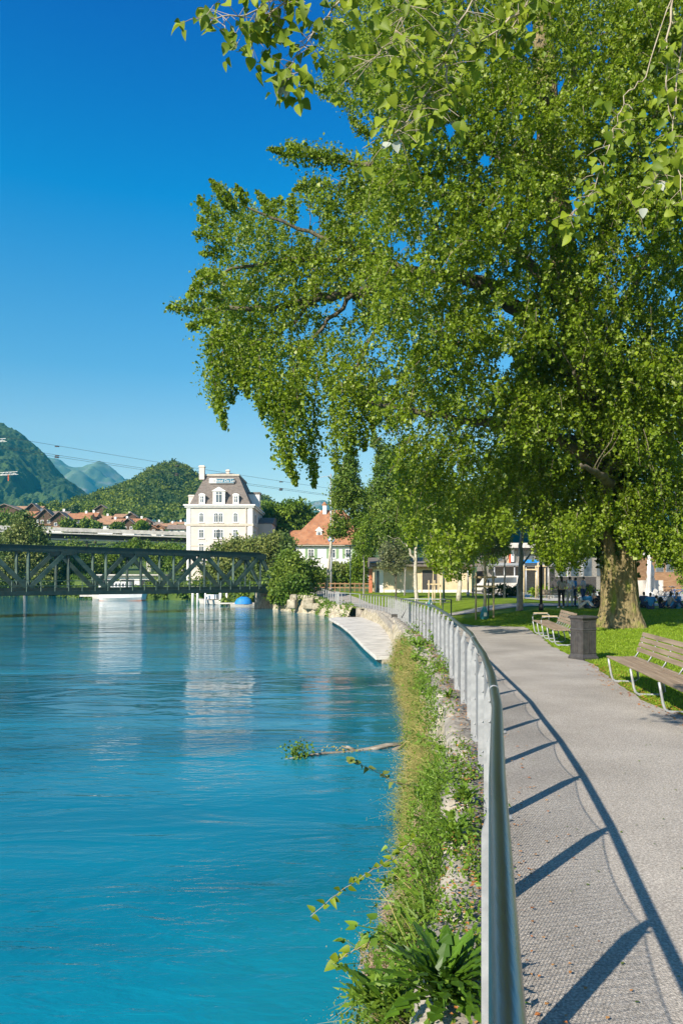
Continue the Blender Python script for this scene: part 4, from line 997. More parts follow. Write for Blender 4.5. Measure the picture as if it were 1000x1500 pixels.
# ---------------------------------------------------------------- boats and dock
def boat(name, label, c, L, H, bw, hullm, deckm, ang=0, cabin=True, grp=None):
    r = thing(name, label, 'boat', c, grp); c = Vector(c); n = 12
    rot = Matrix.Rotation(ang, 3, 'Z'); vs = []; rows = []
    for i in range(n+1):
        uu = i/n; x = (uu-.5)*L; wd = bw/2*(math.sin(math.pi*min(1, .12+uu*.8))**.6 if uu < .98 else .05); sh = H*(1+.35*(uu-.4)**2*2)
        for k, (a_, b_) in enumerate(((-1, 1), (-.85, .35), (-.5, 0), (.5, 0), (.85, .35), (1, 1))): vs.append(c+rot @ Vector((x+(.06*L*b_ if uu > .9 else 0), a_*wd, b_*sh-.15)))
    fs = [(i*6+k, i*6+k+1, (i+1)*6+k+1, (i+1)*6+k) for i in range(n) for k in range(5)]+[tuple(range(6)), tuple(n*6+k for k in range(6))]
    mb = MB(); mb.add(vs, fs); mb.add([vs[i*6] for i in range(n+1)]+[vs[i*6+5] for i in range(n+1)], [(i, i+1, n+2+i, n+1+i) for i in range(n)])
    mb.build('hull', hullm, r)
    mb = MB()
    for i in range(n): mb.bar(vs[i*6+1]+Vector((0, 0, -H*.3)), vs[(i+1)*6+1]+Vector((0, 0, -H*.3)), .04, H*.06)
    mb.build('waterline_stripe', M['rust'], r)
    if cabin:
        mb = MB(); mb.box(c+rot @ Vector((-.08*L, 0, H*1.35)), (L*.5, bw*.6, H*.8), ang); mb.build('cabin', deckm, r, .05)
        mb = MB()
        for k in range(6): mb.box(c+rot @ Vector((-.08*L+(k-2.5)*L*.075, -bw*.305, H*1.45)), (L*.05, .03, H*.3), ang)
        mb.build('cabin_window', M['glass'], r)
    return r
b = boat('passenger_boat', 'large white passenger boat moored under the bridge, orange waterline', (-34.3, 118, -1.4), 7.0, 1.7, 3.0, M['white'], M['white'], .05)
b = boat('work_boat', 'rust and white boat bow left of the large white boat', (-37.6, 119.5, -1.4), 4.2, 1.0, 2.0, M['concrete'], M['white'], 2.9, False)
b = boat('motor_boat', 'small grey motor boat moored between white piles', (-17.2, 99, -1.4), 3.4, .75, 1.5, M['concrete'], M['white'], 2.7)
b = boat('covered_boat', 'small boat under a bright blue tarpaulin beside the bridge end', (-11.9, 91.5, -1.4), 3.2, .42, 1.3, M['concrete'], M['white'], .1, False)
prof = []
for i in range(9):
    a_ = i/8*math.pi; prof.append((math.cos(a_)*.68, math.sin(a_)))
mb = MB(); rings = []
for i in range(9):
    uu = i/8; hh = (.25+.62*math.sin(math.pi*uu)**.6)*(1+.08*random.random()); ww = .3+.75*math.sin(math.pi*uu)**.5
    rings += [(-11.9+(uu-.5)*2.1, 91.5+math.cos(j/8*math.pi)*ww*.66, -1.1+hh*math.sin(j/8*math.pi)*(1+.05*random.random())) for j in range(9)]
mb.smooth = True; mb.add(rings, [(i*9+j, i*9+j+1, (i+1)*9+j+1, (i+1)*9+j) for i in range(8) for j in range(8)]+[tuple(range(9)), tuple(72+j for j in range(9))]); mb.smooth = False
mb.build('tarpaulin', M['blue'], b)
lab = ['leftmost white mooring pile under the bridge', 'white mooring pile just left of the grey motor boat', 'thin white mooring pile behind the motor boat', 'white mooring pile right of the motor boat', 'thick white mooring pile nearest the blue tarpaulin']
for px, lb, rr in zip((282.5, 289.5, 301, 323, 332.5), lab, (.16, .14, .12, .17, .2)):
    p = W(px, 880, 97); r = thing('mooring_pile', lb, 'pile', (p.x, p.y, -1.4), 'white mooring piles under the bridge')
    MB().tube([(p.x, p.y, -1.9), (p.x, p.y, .9)], rr, 10).build('shaft', M['white'], r); MB().tube([(p.x, p.y, .9), (p.x, p.y, 1.0)], rr*1.15, 10).build('cap', M['concrete'], r)
bh = thing('boathouse', 'white boathouse with open dark bays behind the truss bridge', 'boathouse', (-34, 127, 0))
MB().bb(-41, -31, 127, 133, -1.2, 2.6).build('wall', M['white'], bh)
MB().bb(-41.6, -30.4, 126.2, 134, 2.603, 2.8).build('roof', M['concrete'], bh)
for k in range(3): MB().bb(-40.4+k*3.2, -40.4+k*3.2+2.2, 126.96, 127, -.4, 1.9).build('bay', M['black'], bh)
MB().bb(-43, -23, 123.5, 127, -.9, -.6).build('jetty', M['concrete'], bh)
t = thing('jetty', 'low pale timber jetty beside the tarpaulin boat', 'jetty', (-12, 93, -1))
MB().bb(-15.5, -8.6, 93, 94.2, -1.15, -1.0).build('deck', M['concrete'], t)
mb = MB()
for x in (-14, -11.5, -9): mb.tube([(x, 93.3, -1.8), (x, 93.3, -1.15)], .09, 6)
mb.build('piles', M['bark_grey'], t)

# ---------------------------------------------------------------- far mountains and wooded hills
def ridge(name, prof, D, D1, zb, res, rough_, m, canopy_h=0, cell=8, seed=0, back=.35):
    """prof = skyline in pixels seen at distance D; slope comes down to distance D1 at height zb"""
    pr = np.array(prof, float); x = (pr[:, 0]-CX)/F*D; z = CZ-(pr[:, 1]-HY)/F*D
    xs = np.arange(x[0], x[-1], res); zr = np.interp(xs, x, z); v_ = np.linspace(0, 1+back, int((D-D1)*(1+back)/res/1.6)+8)
    X = np.repeat(xs[:, None], len(v_), 1); V_ = np.repeat(v_[None], len(xs), 0); Y = D1+(D-D1)*V_
    prof_ = np.where(V_ <= 1, V_**1.15, 1-(V_-1)*1.4)
    Z = zb+(zr[:, None]-zb)*prof_
    env = np.clip(np.minimum(V_*4, 1), 0, 1)*(zr.max()-zb)
    Z = Z+rough_*env*(fbm(X/(D*.03), Y/(D*.05), 5, seed)-.5)*np.where(V_ < .9, 1, .35)*(1 if not canopy_h else 1)
    if canopy_h: Z = Z+canopy_h*(canopy(X, Y, cell, seed)+.5*canopy(X, Y, cell*.45, seed+4))-canopy_h*.8
    o = grid_mesh(name, X, Y, Z, m, smooth=not canopy_h); return setp(o, kind='structure'), X, Y, Z
M['mtn_forest'] = mat('mountain_forest', (.03, .07, .02), (.07, .12, .03), .008, .95, c3=(.02, .045, .015), s3=.03)
M['mtn_rock'] = mat('mountain_rock', (.06, .11, .05), (.14, .18, .09), .002, .95, c3=(.24, .23, .2), s3=.008)
M['mtn_snow'] = mat('mountain_far', (.04, .08, .06), (.08, .11, .09), .002, .95)
M['hill'] = mat('hill_floor', (.03, .06, .012), (.07, .11, .02), .05, .95)
ridge('mountain', [(-160, 560), (-60, 592), (0, 618), (10, 622), (25, 631), (40, 645), (52, 657), (62, 668), (80, 688), (95, 704), (105, 710), (116, 717), (128, 727), (142, 735), (160, 744), (200, 770)], 1500, 560, 40, 2.7, .2, M['mtn_forest'], 6.5, 8.5, 2)
ridge('mountain_range', [(20, 700), (60, 672), (76, 674), (88, 672), (100, 677), (112, 680), (125, 680), (138, 678), (146, 675), (153, 678), (162, 686), (172, 696), (184, 703), (200, 712), (240, 730), (300, 745), (380, 752), (455, 735), (475, 733), (500, 745)], 4200, 2300, 60, 11, .28, M['mtn_rock'], 0, 8, 5)
ridge('snowy_peak', [(135, 730), (150, 716), (160, 708), (172, 704), (185, 699), (200, 706), (215, 715)], 3600, 2600, 60, 14, .2, M['mtn_snow'], 0, 8, 8)
o, X, Y, Z = ridge('wooded_hill', [(128, 760), (146, 752), (156, 745), (167, 735), (178, 727), (189, 711), (205, 704), (220, 692), (232, 687), (245, 682), (258, 682), (270, 684), (280, 692), (290, 702), (310, 712), (340, 722), (370, 732), (382, 728), (393, 735), (410, 745), (440, 760)], 620, 400, 34, 1.4, .09, M['hill'], 6, 8, 6)
n = 70000; i = rng.integers(0, X.shape[0]-1, n); j = rng.integers(0, int(X.shape[1]*.8), n)
C = np.stack([X[i, j], Y[i, j], Z[i, j]], -1)+rng.normal(0, .9, (n, 3)); setp(leaves('forest_canopy', C, 1.5, M['leaf_forest'], ratio=.9), kind='stuff')
ridge('mountain_right', [(600, 800), (680, 772), (760, 758), (850, 750), (950, 742), (1100, 730)], 2400, 1400, 40, 12, .2, M['mtn_forest'], 6, 26, 12)
# ---------------------------------------------------------------- vegetation builders
def clumped(blobs, n, csize=.3, per=60, shell=.6):
    """blobs: (centre, (rx,ry,rz)); returns leaf centres gathered in clumps, uneven outline"""
    vol = np.array([r[0]*r[1]*r[2] for _, r in blobs])**.8; out = []
    for (c, r), f in zip(blobs, vol/vol.sum()):
        k = max(2, int(n*f/per)); d_ = unit(rng.normal(size=(k, 3))); rad = (shell+(1-shell)*rng.random(k))[:, None]*rng.uniform(.75, 1.12, (k, 1))
        cc = np.array(c)+d_*rad*np.array(r); m_ = csize*min(r)
        pts = cc[:, None]+rng.normal(size=(k, per, 3))*m_*rng.uniform(.6, 1.2, (k, 1, 1))*np.array([1, 1, .75])
        out.append(pts.reshape(-1, 3))
    return np.concatenate(out)
def limb(mb, a, b, r0, r1, n=5, wob=.06, sag=0, sides=7):
    a, b = Vector(a), Vector(b); L = (b-a).length; P = []
    for i in range(n+1):
        u_ = i/n; j = Vector((random.uniform(-1, 1), random.uniform(-1, 1), random.uniform(-1, 1)))*L*wob*(0 if i in (0, n) else 1)
        P.append(a.lerp(b, u_)+j+Vector((0, 0, sag*L*4*u_*(1-u_))))
    mb.tube(P, [r0+(r1-r0)*i/n for i in range(n+1)], sides)
    return P
def tree(name, label, base, tops, blobs, n, ls, lm, bm_, r0, cat='tree', grp=None, per=60, csize=.3, shell=.6, nb=10):
    base = Vector(base); r = thing(name, label, cat, base, grp)
    mb = MB(); P = [base+Vector((0, 0, -.2))]+[Vector(t) for t in tops]; k = len(P)
    Q = []; R = []
    for i in range(k-1):
        for j in range(4): Q.append(P[i].lerp(P[i+1], j/4)+Vector((random.uniform(-1, 1), random.uniform(-1, 1), 0))*r0*.25*(i+j > 0)); R.append(r0*(1-.8*(i+j/4)/(k-1))*(1.35 if i+j == 0 else 1))
    Q.append(P[-1]); R.append(r0*.15); mb.tube(Q, R, 10)
    for _ in range(nb):
        c, rr = random.choice(blobs); q = random.choice(Q[len(Q)//3:])
        e = Vector(c)+Vector([random.uniform(-.8, .8)*a for a in rr]); limb(mb, q, e, r0*.32, r0*.06, sides=5)
    mb.build('trunk', bm_, r)
    leaves('crown', clumped(blobs, n, csize, per, shell), ls, lm, r)
    return r
def bush(label, blobs, n, ls, lm, name='bush', grp=None, cat='bush'):
    c = Vector(blobs[0][0]); zb = min(b[0][2]-b[1][2] for b in blobs); r = thing(name, label, cat, (c.x, c.y, zb), grp)
    leaves('foliage', clumped(blobs, n, .28, 50, .55), ls, lm, r)
    for b in blobs:
        mb = MB()
        for _ in range(3): limb(mb, (b[0][0], b[0][1], b[0][2]-b[1][2]), Vector(b[0])+Vector((random.uniform(-.6, .6)*b[1][0], 0, random.uniform(0, .5)*b[1][2])), .08, .02, sides=4)
        mb.build('stem', M['bark_dark'], r)
    return r
def B(px, py, D, rx_, rz_, ry_=None):   # blob from pixel centre and pixel radii at distance D
    k = D/F; return (tuple(W(px, py, D)), (rx_*k, (ry_ if ry_ else (rx_+rz_)/2*k), rz_*k))

# ---------------------------------------------------------------- the great poplar
TB = W(908, 917, 28.3); TB.z = .03
big = thing('poplar_tree', 'huge old tree with ivy covered trunk and wide drooping crown over the path', 'tree', TB)
def WP(*q): return [W(*p) for p in q]
def fwd(px): return np.interp(px, [250, 450, 600, 800], [-2.8, -2.6, -1.0, 1.5])
stem = WP((908, 922, 28.3), (908, 900, 28.3), (907, 870, 28.3), (905, 830, 28.3), (903, 780, 28.3), (893, 700, 28.3), (868, 600, 28.3), (845, 500, 28.2), (825, 380, 28.1), (806, 240, 28), (797, 110, 28), (792, -40, 28), (790, -220, 28))
mb = MB(); n = 72; R = [.84, .68, .62, .6, .6, .6, .62, .52, .46, .42, .36, .3, .15]; pts = []; rr = []
for i in range(len(stem)-1):
    for j in range(4): pts.append(stem[i].lerp(stem[i+1], j/4)); rr.append(R[i]+(R[i+1]-R[i])*j/4)
vs = []; fs = []
for i, (p, r_) in enumerate(zip(pts, rr)):
    for k in range(n):
        a = 2*math.pi*k/n; low = max(0, 1-i/6)
        rad = r_*(1+.05*math.sin(a*5+i*.1)+.07*abs(math.sin(a*13+.8*math.sin(i*.5)))+.04*math.sin(a*23-i*.35)+low*(.2*abs(math.sin(a*2.5+.6))**3)+random.uniform(-.012, .012))
        vs.append(p+Vector((math.cos(a)*rad, math.sin(a)*rad, 0)))
for i in range(len(pts)-1):
    for k in range(n): fs.append((i*n+k, i*n+(k+1) % n, (i+1)*n+(k+1) % n, (i+1)*n+k))
mb.smooth = True; mb.add(vs, fs); mb.smooth = False
mb.build('trunk', M['bark_big'], big)
LIM = [
 [(862, 580, 28.2), (800, 500, 27.6), (760, 455, 27), (705, 412, 26.5), (650, 405, 26), (590, 400, 25.6), (520, 428, 25), (455, 440, 24.6), (400, 452, 24.4), (330, 452, 24.2), (262, 452, 24)],
 [(600, 400, 25.7), (540, 370, 25.5), (470, 345, 25.2), (400, 320, 25), (330, 292, 24.8)],
 [(560, 395, 25.6), (500, 380, 25), (420, 380, 24), (340, 395, 23.4), (292, 425, 23.2)],
 [(840, 470, 28.2), (770, 380, 27.6), (690, 300, 27), (600, 255, 26.4), (520, 240, 26), (430, 226, 25.6)],
 [(820, 340, 28), (740, 230, 28.4), (650, 170, 29), (570, 140, 29), (510, 120, 29)],
 [(800, 160, 28), (730, 60, 27), (650, 0, 26), (560, -60, 25.6)],
 [(885, 680, 28.2), (800, 640, 26.8), (700, 620, 25.4), (600, 600, 24.4), (520, 590, 23.8)],
 [(862, 590, 28.2), (900, 480, 28.6), (950, 380, 29.4), (1010, 280, 30)],
 [(840, 480, 28.2), (880, 360, 27), (920, 240, 26), (980, 120, 25.4)],
 [(885, 690, 28.2), (960, 640, 27), (1040, 600, 26), (1130, 580, 25)],
 [(868, 620, 28.3), (860, 590, 26.8), (850, 560, 25.5), (840, 545, 24.6)],
 [(893, 720, 28.3), (885, 700, 26.8), (868, 690, 25.6), (850, 680, 24.8)],
 [(845, 520, 28.3), (860, 420, 31), (880, 340, 34), (900, 280, 37)],
 [(880, 660, 28.3), (820, 640, 31), (740, 620, 34), (680, 600, 36)],
 [(800, 180, 28), (860, 60, 29), (930, -40, 30)],
 [(520, 428, 25), (480, 470, 24.4), (440, 520, 24), (425, 570, 23.8)],
 [(455, 440, 24.6), (400, 500, 24), (350, 530, 23.8), (322, 560, 23.6)],
 [(590, 400, 25.7), (560, 470, 25), (520, 540, 24.6), (500, 590, 24.4)]]
limbs = MB(); LP = []
for li, q in enumerate(LIM):
    P = WP(*[(a_, b_, d_-float(fwd(a_))) for a_, b_, d_ in q]); k = len(P); r0 = (.34, .13, .12, .24, .22, .2, .22, .24, .22, .22, .24, .2, .26, .22, .2, .09, .08, .1)[li]
    Q = []
    for a, b in zip(P, P[1:]):
        for j in range(4): Q.append(a.lerp(b, j/4)+Vector((random.uniform(-.09, .09), random.uniform(-.09, .09), random.uniform(-.07, .07))))
    Q.append(P[-1]); limbs.tube(Q, [r0*(1-.85*i/len(Q)) for i in range(len(Q))], 7, jit=.06); LP += [tuple(x) for x in Q]
limbs.build('limb', M['bark_dark'], big)
LPA = np.array(LP)
POLY = np.array([(292, 456), (300, 436), (316, 424), (322, 402), (310, 384), (330, 366), (318, 346), (326, 320), (316, 300), (334, 286), (350, 292), (370, 286), (405, 294), (425, 300), (440, 325), (455, 345), (475, 338), (470, 318), (440, 296), (428, 280), (455, 262), (500, 262), (515, 248), (480, 240), (450, 240), (400, 224), (430, 218), (490, 230), (510, 234), (552, 214), (552, 190), (520, 176), (490, 152), (462, 126), (470, 96), (470, 40), (520, -60), (1080, -60), (1080, 850), (1010, 842), (950, 812), (905, 785), (880, 770), (865, 800), (850, 832), (815, 838), (795, 812), (768, 765), (730, 780), (700, 826), (668, 850), (650, 845), (630, 815), (590, 785), (575, 700), (570, 640), (548, 622), (530, 600), (500, 560), (452, 556), (446, 600), (440, 640), (412, 650), (392, 610), (378, 572), (345, 560), (334, 545), (322, 540), (326, 515), (322, 488), (300, 472)], float)
def inpoly(p, poly):
    x, y = p[:, 0], p[:, 1]; c = np.zeros(len(p), bool); n = len(poly); j = n-1
    for i in range(n):
        xi, yi = poly[i]; xj, yj = poly[j]
        c ^= ((yi > y) != (yj > y)) & (x < (xj-xi)*(y-yi)/(yj-yi+1e-9)+xi); j = i
    return c
GAPS = [(444, 322, 20), (508, 448, 17), (510, 232, 7), (742, 530, 14), (838, 292, 8), (700, 405, 9), (660, 190, 14), (710, 235, 12), (790, 60, 12), (775, 40, 8), (590, 360, 13), (640, 300, 8), (985, 430, 8), (745, 455, 14), (470, 586, 12), (575, 560, 6), (980, 210, 9), (815, 130, 12), (785, 200, 9), (840, 640, 6)]
nc = 3500; px = rng.uniform(250, 1080, nc*4); py = rng.uniform(-60, 850, nc*4)
P2 = np.stack([px, py], -1); ok = inpoly(P2, POLY)
for gx, gy, gr in GAPS: ok &= np.hypot(px-gx, py-gy) > gr+8
P2 = P2[ok][:nc]
ex = np.stack([rng.uniform(740, 1040, 700), rng.uniform(500, 815, 700)], -1); P2 = np.concatenate([P2, ex[inpoly(ex, POLY)]])
D0 = np.interp(P2[:, 0], [250, 450, 600, 800, 1080], [25.4, 25.2, 25, 28, 28]); spread = np.interp(P2[:, 0], [250, 330, 450, 600, 800, 1080], [.8, 1.6, 3.2, 6, 9.5, 9.5])
spread *= np.interp(P2[:, 1], [-60, 300, 600, 850], [.9, 1, .95, .45])
r_ = rng.uniform(-1, 1, len(P2)); Dc = D0+spread*np.sign(r_)*abs(r_)**.75
Dmin = (np.where(P2[:, 0] > 560, 31.5, 27.5)-1.237*CZ)/(1+1.237*(HY-P2[:, 1])/F)
front = Dmin+np.clip((720-P2[:, 1])/620, -.2, 1.3)*4.0
fr_ = rng.random(len(Dc)); Df = front+np.where(rng.random(len(Dc)) < .72, 2.6*fr_, 2.6+9*fr_)
wr = np.clip((P2[:, 0]-470)/130, 0, 1); Dc = np.where(rng.random(len(Dc)) < wr, Df, Dc)
fl = np.interp(P2[:, 0], [250, 450, 560], [24.5, 23.8, 23.8])+(650-P2[:, 1])/620*4
th = np.interp(P2[:, 0], [250, 330, 450, 560], [.8, 1.5, 2.5, 2.8]); rr2 = rng.random(len(Dc)); Dl = fl+np.where(rr2 < .72, th*fr_, th+th*2*fr_)
Dc = np.where(P2[:, 0] < 560, Dl, Dc); relief = fbm(P2[:, 0]/62, P2[:, 1]/48, 2, 21); Dc = np.where((relief < .36) & (rng.random(len(Dc)) < .85), Dc+3.2, Dc-(relief > .5)*.6)
Dc = np.maximum(Dc, Dmin)
CC = np.stack([(P2[:, 0]-CX)/F*Dc, Dc, CZ-(P2[:, 1]-HY)/F*Dc], -1)
# each clump: several drooping sprays
def sprays(CC, ns, nl, rad, L, ls, out=.5, jit=.07):
    k = len(CC); A_ = CC[:, None]+rng.normal(size=(k, ns, 3))*np.array([rad, rad, rad*.55])
    c0 = np.array([TB.x-1, TB.y, 12.0]); o = unit(CC-c0)[:, None]*out
    dv = unit(o+rng.normal(0, .45, (k, ns, 3))+np.array([0, 0, -.55]))
    t = rng.random((k, ns, nl, 1)); Ls = L*rng.uniform(.5, 1.3, (k, ns, 1, 1))
    P = A_[:, :, None]+dv[:, :, None]*t*Ls; P[..., 2] -= (t[..., 0]**2)*Ls[..., 0]*.35
    return (P+rng.normal(0, jit, P.shape)).reshape(-1, 3), A_, dv, Ls
C1, A_, dv, Ls = sprays(CC, 8, 17, .34, .62, .1, jit=.05)
jj0 = None
sil = np.stack([C1[:, 0]/C1[:, 1]*F+CX, HY-(C1[:, 2]-CZ)/C1[:, 1]*F], -1)
ok = np.ones(len(C1), bool)
for gx, gy, gr in GAPS: ok &= np.hypot(sil[:, 0]-gx, sil[:, 1]-gy) > gr*rng.uniform(.5, 1.05, len(C1))
sj = np.repeat(rng.normal(0, 7, (len(C1)//17, 2)), 17, 0); ok &= inpoly(sil+sj, POLY)
C1 = C1[ok]
# hanging tips and reaching ends of the boughs
ST = [[(330, 360, 24.4), (308, 372, 24.4), (296, 372, 24.4)], [(335, 335, 24.6), (305, 330, 24.6), (290, 318, 24.6)], [(335, 420, 24.3), (300, 396, 24.3), (288, 402, 24.3)], [(345, 310, 25), (330, 290, 25), (318, 272, 25)], [(330, 440, 24.2), (296, 430, 24.2), (272, 434, 24.2)],
      [(330, 470, 24), (296, 470, 24), (276, 480, 24)], [(335, 480, 24), (312, 500, 24), (303, 520, 24)], [(330, 500, 23.8), (318, 560, 23.7), (318, 604, 23.7)], [(360, 300, 25.2), (352, 284, 25.2), (346, 272, 25.2)], [(400, 310, 25.6), (384, 292, 25.6), (376, 280, 25.6)], [(345, 520, 24), (340, 560, 24), (340, 590, 24)], [(430, 325, 25.8), (425, 300, 25.8), (428, 286, 25.8)],
      [(480, 270, 26), (455, 268, 26), (430, 278, 26)], [(540, 200, 27), (520, 182, 27), (512, 172, 27)], [(880, 760, 25.6), (868, 790, 25.6), (862, 812, 25.6)], [(915, 770, 25.6), (925, 800, 25.6), (935, 818, 25.6)], [(780, 770, 25), (788, 800, 25), (800, 826, 25)], [(630, 780, 24.4), (636, 815, 24.4), (640, 838, 24.4)], [(605, 760, 24.4), (600, 785, 24.4), (602, 800, 24.4)],
      [(312, 480, 23.6), (310, 540, 23.6), (322, 590, 23.5), (329, 628, 23.5)], [(300, 450, 24), (270, 450, 24), (246, 451, 24)], [(320, 400, 23.6), (296, 408, 23.4), (278, 428, 23.4)], [(330, 350, 24), (305, 345, 24), (285, 342, 24)],
      [(340, 300, 24.8), (322, 280, 24.8), (308, 263, 24.8)], [(320, 320, 24.6), (302, 308, 24.6), (291, 288, 24.6)], [(400, 300, 25), (408, 296, 25), (412, 292, 25)], [(520, 236, 26), (460, 230, 25.8), (410, 222, 25.6), (393, 218, 25.6)], [(490, 235, 25.8), (450, 222, 25.8), (420, 212, 25.8)],
      [(395, 540, 23.8), (402, 600, 23.8), (415, 655, 23.8), (434, 712, 23.7)], [(430, 540, 24), (438, 600, 24), (442, 650, 24), (445, 675, 24)], [(412, 560, 23.6), (418, 620, 23.6), (420, 670, 23.6), (428, 696, 23.6)],
      [(465, 540, 24.6), (460, 600, 24.6), (456, 650, 24.6), (460, 714, 24.6)], [(485, 550, 24.4), (490, 600, 24.4), (492, 650, 24.4), (492, 690, 24.4)], [(510, 550, 24.4), (512, 610, 24.4), (518, 668, 24.4)], [(500, 560, 24), (503, 620, 24), (508, 660, 24)],
      [(530, 570, 24.6), (530, 620, 24.6), (534, 660, 24.6)], [(350, 500, 23.8), (358, 550, 23.8), (363, 584, 23.8)], [(380, 520, 23.8), (381, 570, 23.8), (384, 612, 23.8)], [(545, 600, 24.6), (546, 625, 24.6), (545, 633, 24.6)],
      [(560, 120, 29), (510, 110, 29), (468, 96, 29)], [(520, 160, 29), (486, 135, 29), (460, 126, 29)], [(560, 90, 29), (520, 60, 29), (490, 50, 29)],
      [(655, 780, 24), (660, 820, 24), (657, 850, 24)], [(700, 760, 23), (690, 800, 23), (684, 815, 23)], [(820, 760, 24), (822, 800, 24), (818, 836, 24)], [(845, 750, 25), (842, 790, 25), (840, 818, 25)], [(950, 760, 26), (960, 800, 26), (965, 830, 26)], [(990, 770, 25), (1000, 820, 25), (1010, 850, 25)], [(735, 750, 23), (738, 775, 23), (736, 800, 23)]]
tw = MB(); out = []
for q in ST:
    P = WP(*q); tw.tube(P, [.022, .015, .01, .006][:len(P)] if len(P) > 3 else [.02, .012, .006], 4, False)
    Q = np.array([tuple(p) for p in P]); dd = np.concatenate([[0], np.cumsum(np.linalg.norm(np.diff(Q, axis=0), axis=1))]); nL = int(dd[-1]*480)
    tq = rng.random(nL)*dd[-1]; c = np.stack([np.interp(tq, dd, Q[:, k]) for k in range(3)], -1)
    wd = np.interp(tq/dd[-1], [0, .7, 1], [.36, .23, .05])[:, None]*min(1, .35+.3*dd[-1]); lump = .55+.9*vnoise(tq*2.2, tq*0+len(out), 3)[:, None]
    out.append(c+rng.normal(size=c.shape)*wd*lump*np.array([.75, .8, .6]))
C2 = np.concatenate(out)
# twigs from limb to clumps and pale hanging twigs
used = {}
for c in CC[::6]:
    i = int(np.argmin(np.sum((LPA-c)**2, 1))); a, b = Vector(LPA[i]), Vector(c); used[i] = used.get(i, 0)+1
    if used[i] > 2 or c[0]/c[1]*F+CX < 560 and c[2] > 1.8+.6*c[1]: continue
    if (b-a).length < 3.2: limb(tw, a, b, .022, .007, 4, .06, .06, 3)
A2 = A_.reshape(-1, 3); D2 = dv.reshape(-1, 3); L2 = Ls.reshape(-1)
pj = np.stack([A2[:, 0]/A2[:, 1]*F+CX, HY-(A2[:, 2]-CZ)/A2[:, 1]*F+20], -1); okA = inpoly(pj, POLY) & inpoly(pj+[0, 15], POLY)
for i in range(0, len(A2), 9):
    if not okA[i]: continue
    a = Vector(A2[i]); tw.tube([a, a+Vector(D2[i])*L2[i]*.6, a+Vector(D2[i])*L2[i]-Vector((0, 0, .3*L2[i]))], [.012, .009, .005], 3, False)
tw.build('twig', M['twig_dark'], big)
CX_ = np.concatenate([C1, C2])
leaves('crown', CX_, rng.lognormal(math.log(.088), .32, len(CX_)), M['leaf_big'], big, ratio=.85)
# ivy cloaking the trunk
n = 8500; hgt = rng.uniform(1.9, 9.5, n); a = rng.uniform(0, 2*math.pi, n)
sx = np.array([p.x for p in pts]); sy = np.array([p.y for p in pts]); sz_ = np.array([p.z for p in pts]); sr = np.array(rr)
mm = fbm(a*1.6, hgt*.6, 4, 4)+.25*np.clip((hgt-3.2)/1.5, -1, .6) > .42
hgt, a = hgt[mm], a[mm]; rad = np.interp(hgt, sz_, sr)*rng.uniform(.95, 1.32, len(a))
C = np.stack([np.interp(hgt, sz_, sx)+np.cos(a)*rad, np.interp(hgt, sz_, sy)+np.sin(a)*rad, hgt], -1); leaves('ivy', C, .16, M['leaf_ivy'], big, ratio=.95)
n = 3500; hgt = rng.uniform(.05, 3, n); a = rng.uniform(0, 2*math.pi, n); rad = np.interp(hgt, sz_, sr)*1.04
C = np.stack([np.interp(hgt, sz_, sx)+np.cos(a)*rad, np.interp(hgt, sz_, sy)+np.sin(a)*rad, hgt], -1); leaves('moss', C, .025, M['stalk'], big, ratio=.9)

# ---------------------------------------------------------------- overhanging near tree (trunk outside the frame on the right)
near = thing('overhanging_tree', 'nearby tree reaching large bright leaves into the top of the view', 'tree', (6.4, 1.2, 0))
mb = MB(); mb.tube([(6.4, 1.2, -.2), (6.3, 1.3, 2), (6.1, 1.5, 4), (5.8, 1.8, 6.5), (5.6, 2.2, 9)], [.34, .27, .24, .2, .1], 12); mb.build('trunk', M['bark_big'], near)
NB = [
 [(5.9, 1.7, 5.6), W(1090, -120, 4.6), W(985, -10, 4.5), W(945, 110, 4.45), W(915, 142, 4.4), W(898, 190, 4.35), W(882, 245, 4.3), W(858, 300, 4.25), W(830, 318, 4.2)],
 [(5.9, 1.7, 5.9), W(1050, -200, 4.4), W(860, -140, 4.3), W(700, -90, 4.2), W(560, -60, 4.1), W(430, -20, 4.0), W(360, 22, 4.0), W(300, 26, 3.95)],
 [W(700, -90, 4.2), W(690, 0, 4.2), W(650, 80, 4.15), W(630, 130, 4.1), W(600, 175, 4.05), W(575, 200, 4.0)],
 [W(560, -60, 4.1), W(500, 0, 4.1), W(450, 60, 4.05), W(425, 100, 4.0), W(415, 122, 4.0)],
 [W(860, -140, 4.3), W(800, -40, 4.2), W(760, 20, 4.2), W(745, 45, 4.2)],
 [W(1090, -120, 4.6), W(1000, 60, 4.5), W(985, 180, 4.5), W(968, 250, 4.45), W(950, 275, 4.4)],
 [W(985, -10, 4.5), W(975, 100, 4.5), W(985, 200, 4.4), W(1000, 300, 4.3)],
 [W(760, 20, 4.2), W(700, 60, 4.2), W(672, 40, 4.2)],
 [W(430, -20, 4.0), W(400, 20, 4.0), W(378, 40, 4.0)], [W(560, -60, 4.1), W(600, 10, 4.0), W(570, 60, 4.0), W(540, 90, 3.95)], [W(650, 80, 4.15), W(660, 130, 4.1), W(640, 160, 4.1)]]
br_ = MB(); lf = MB(); lf2 = MB(); npos = []
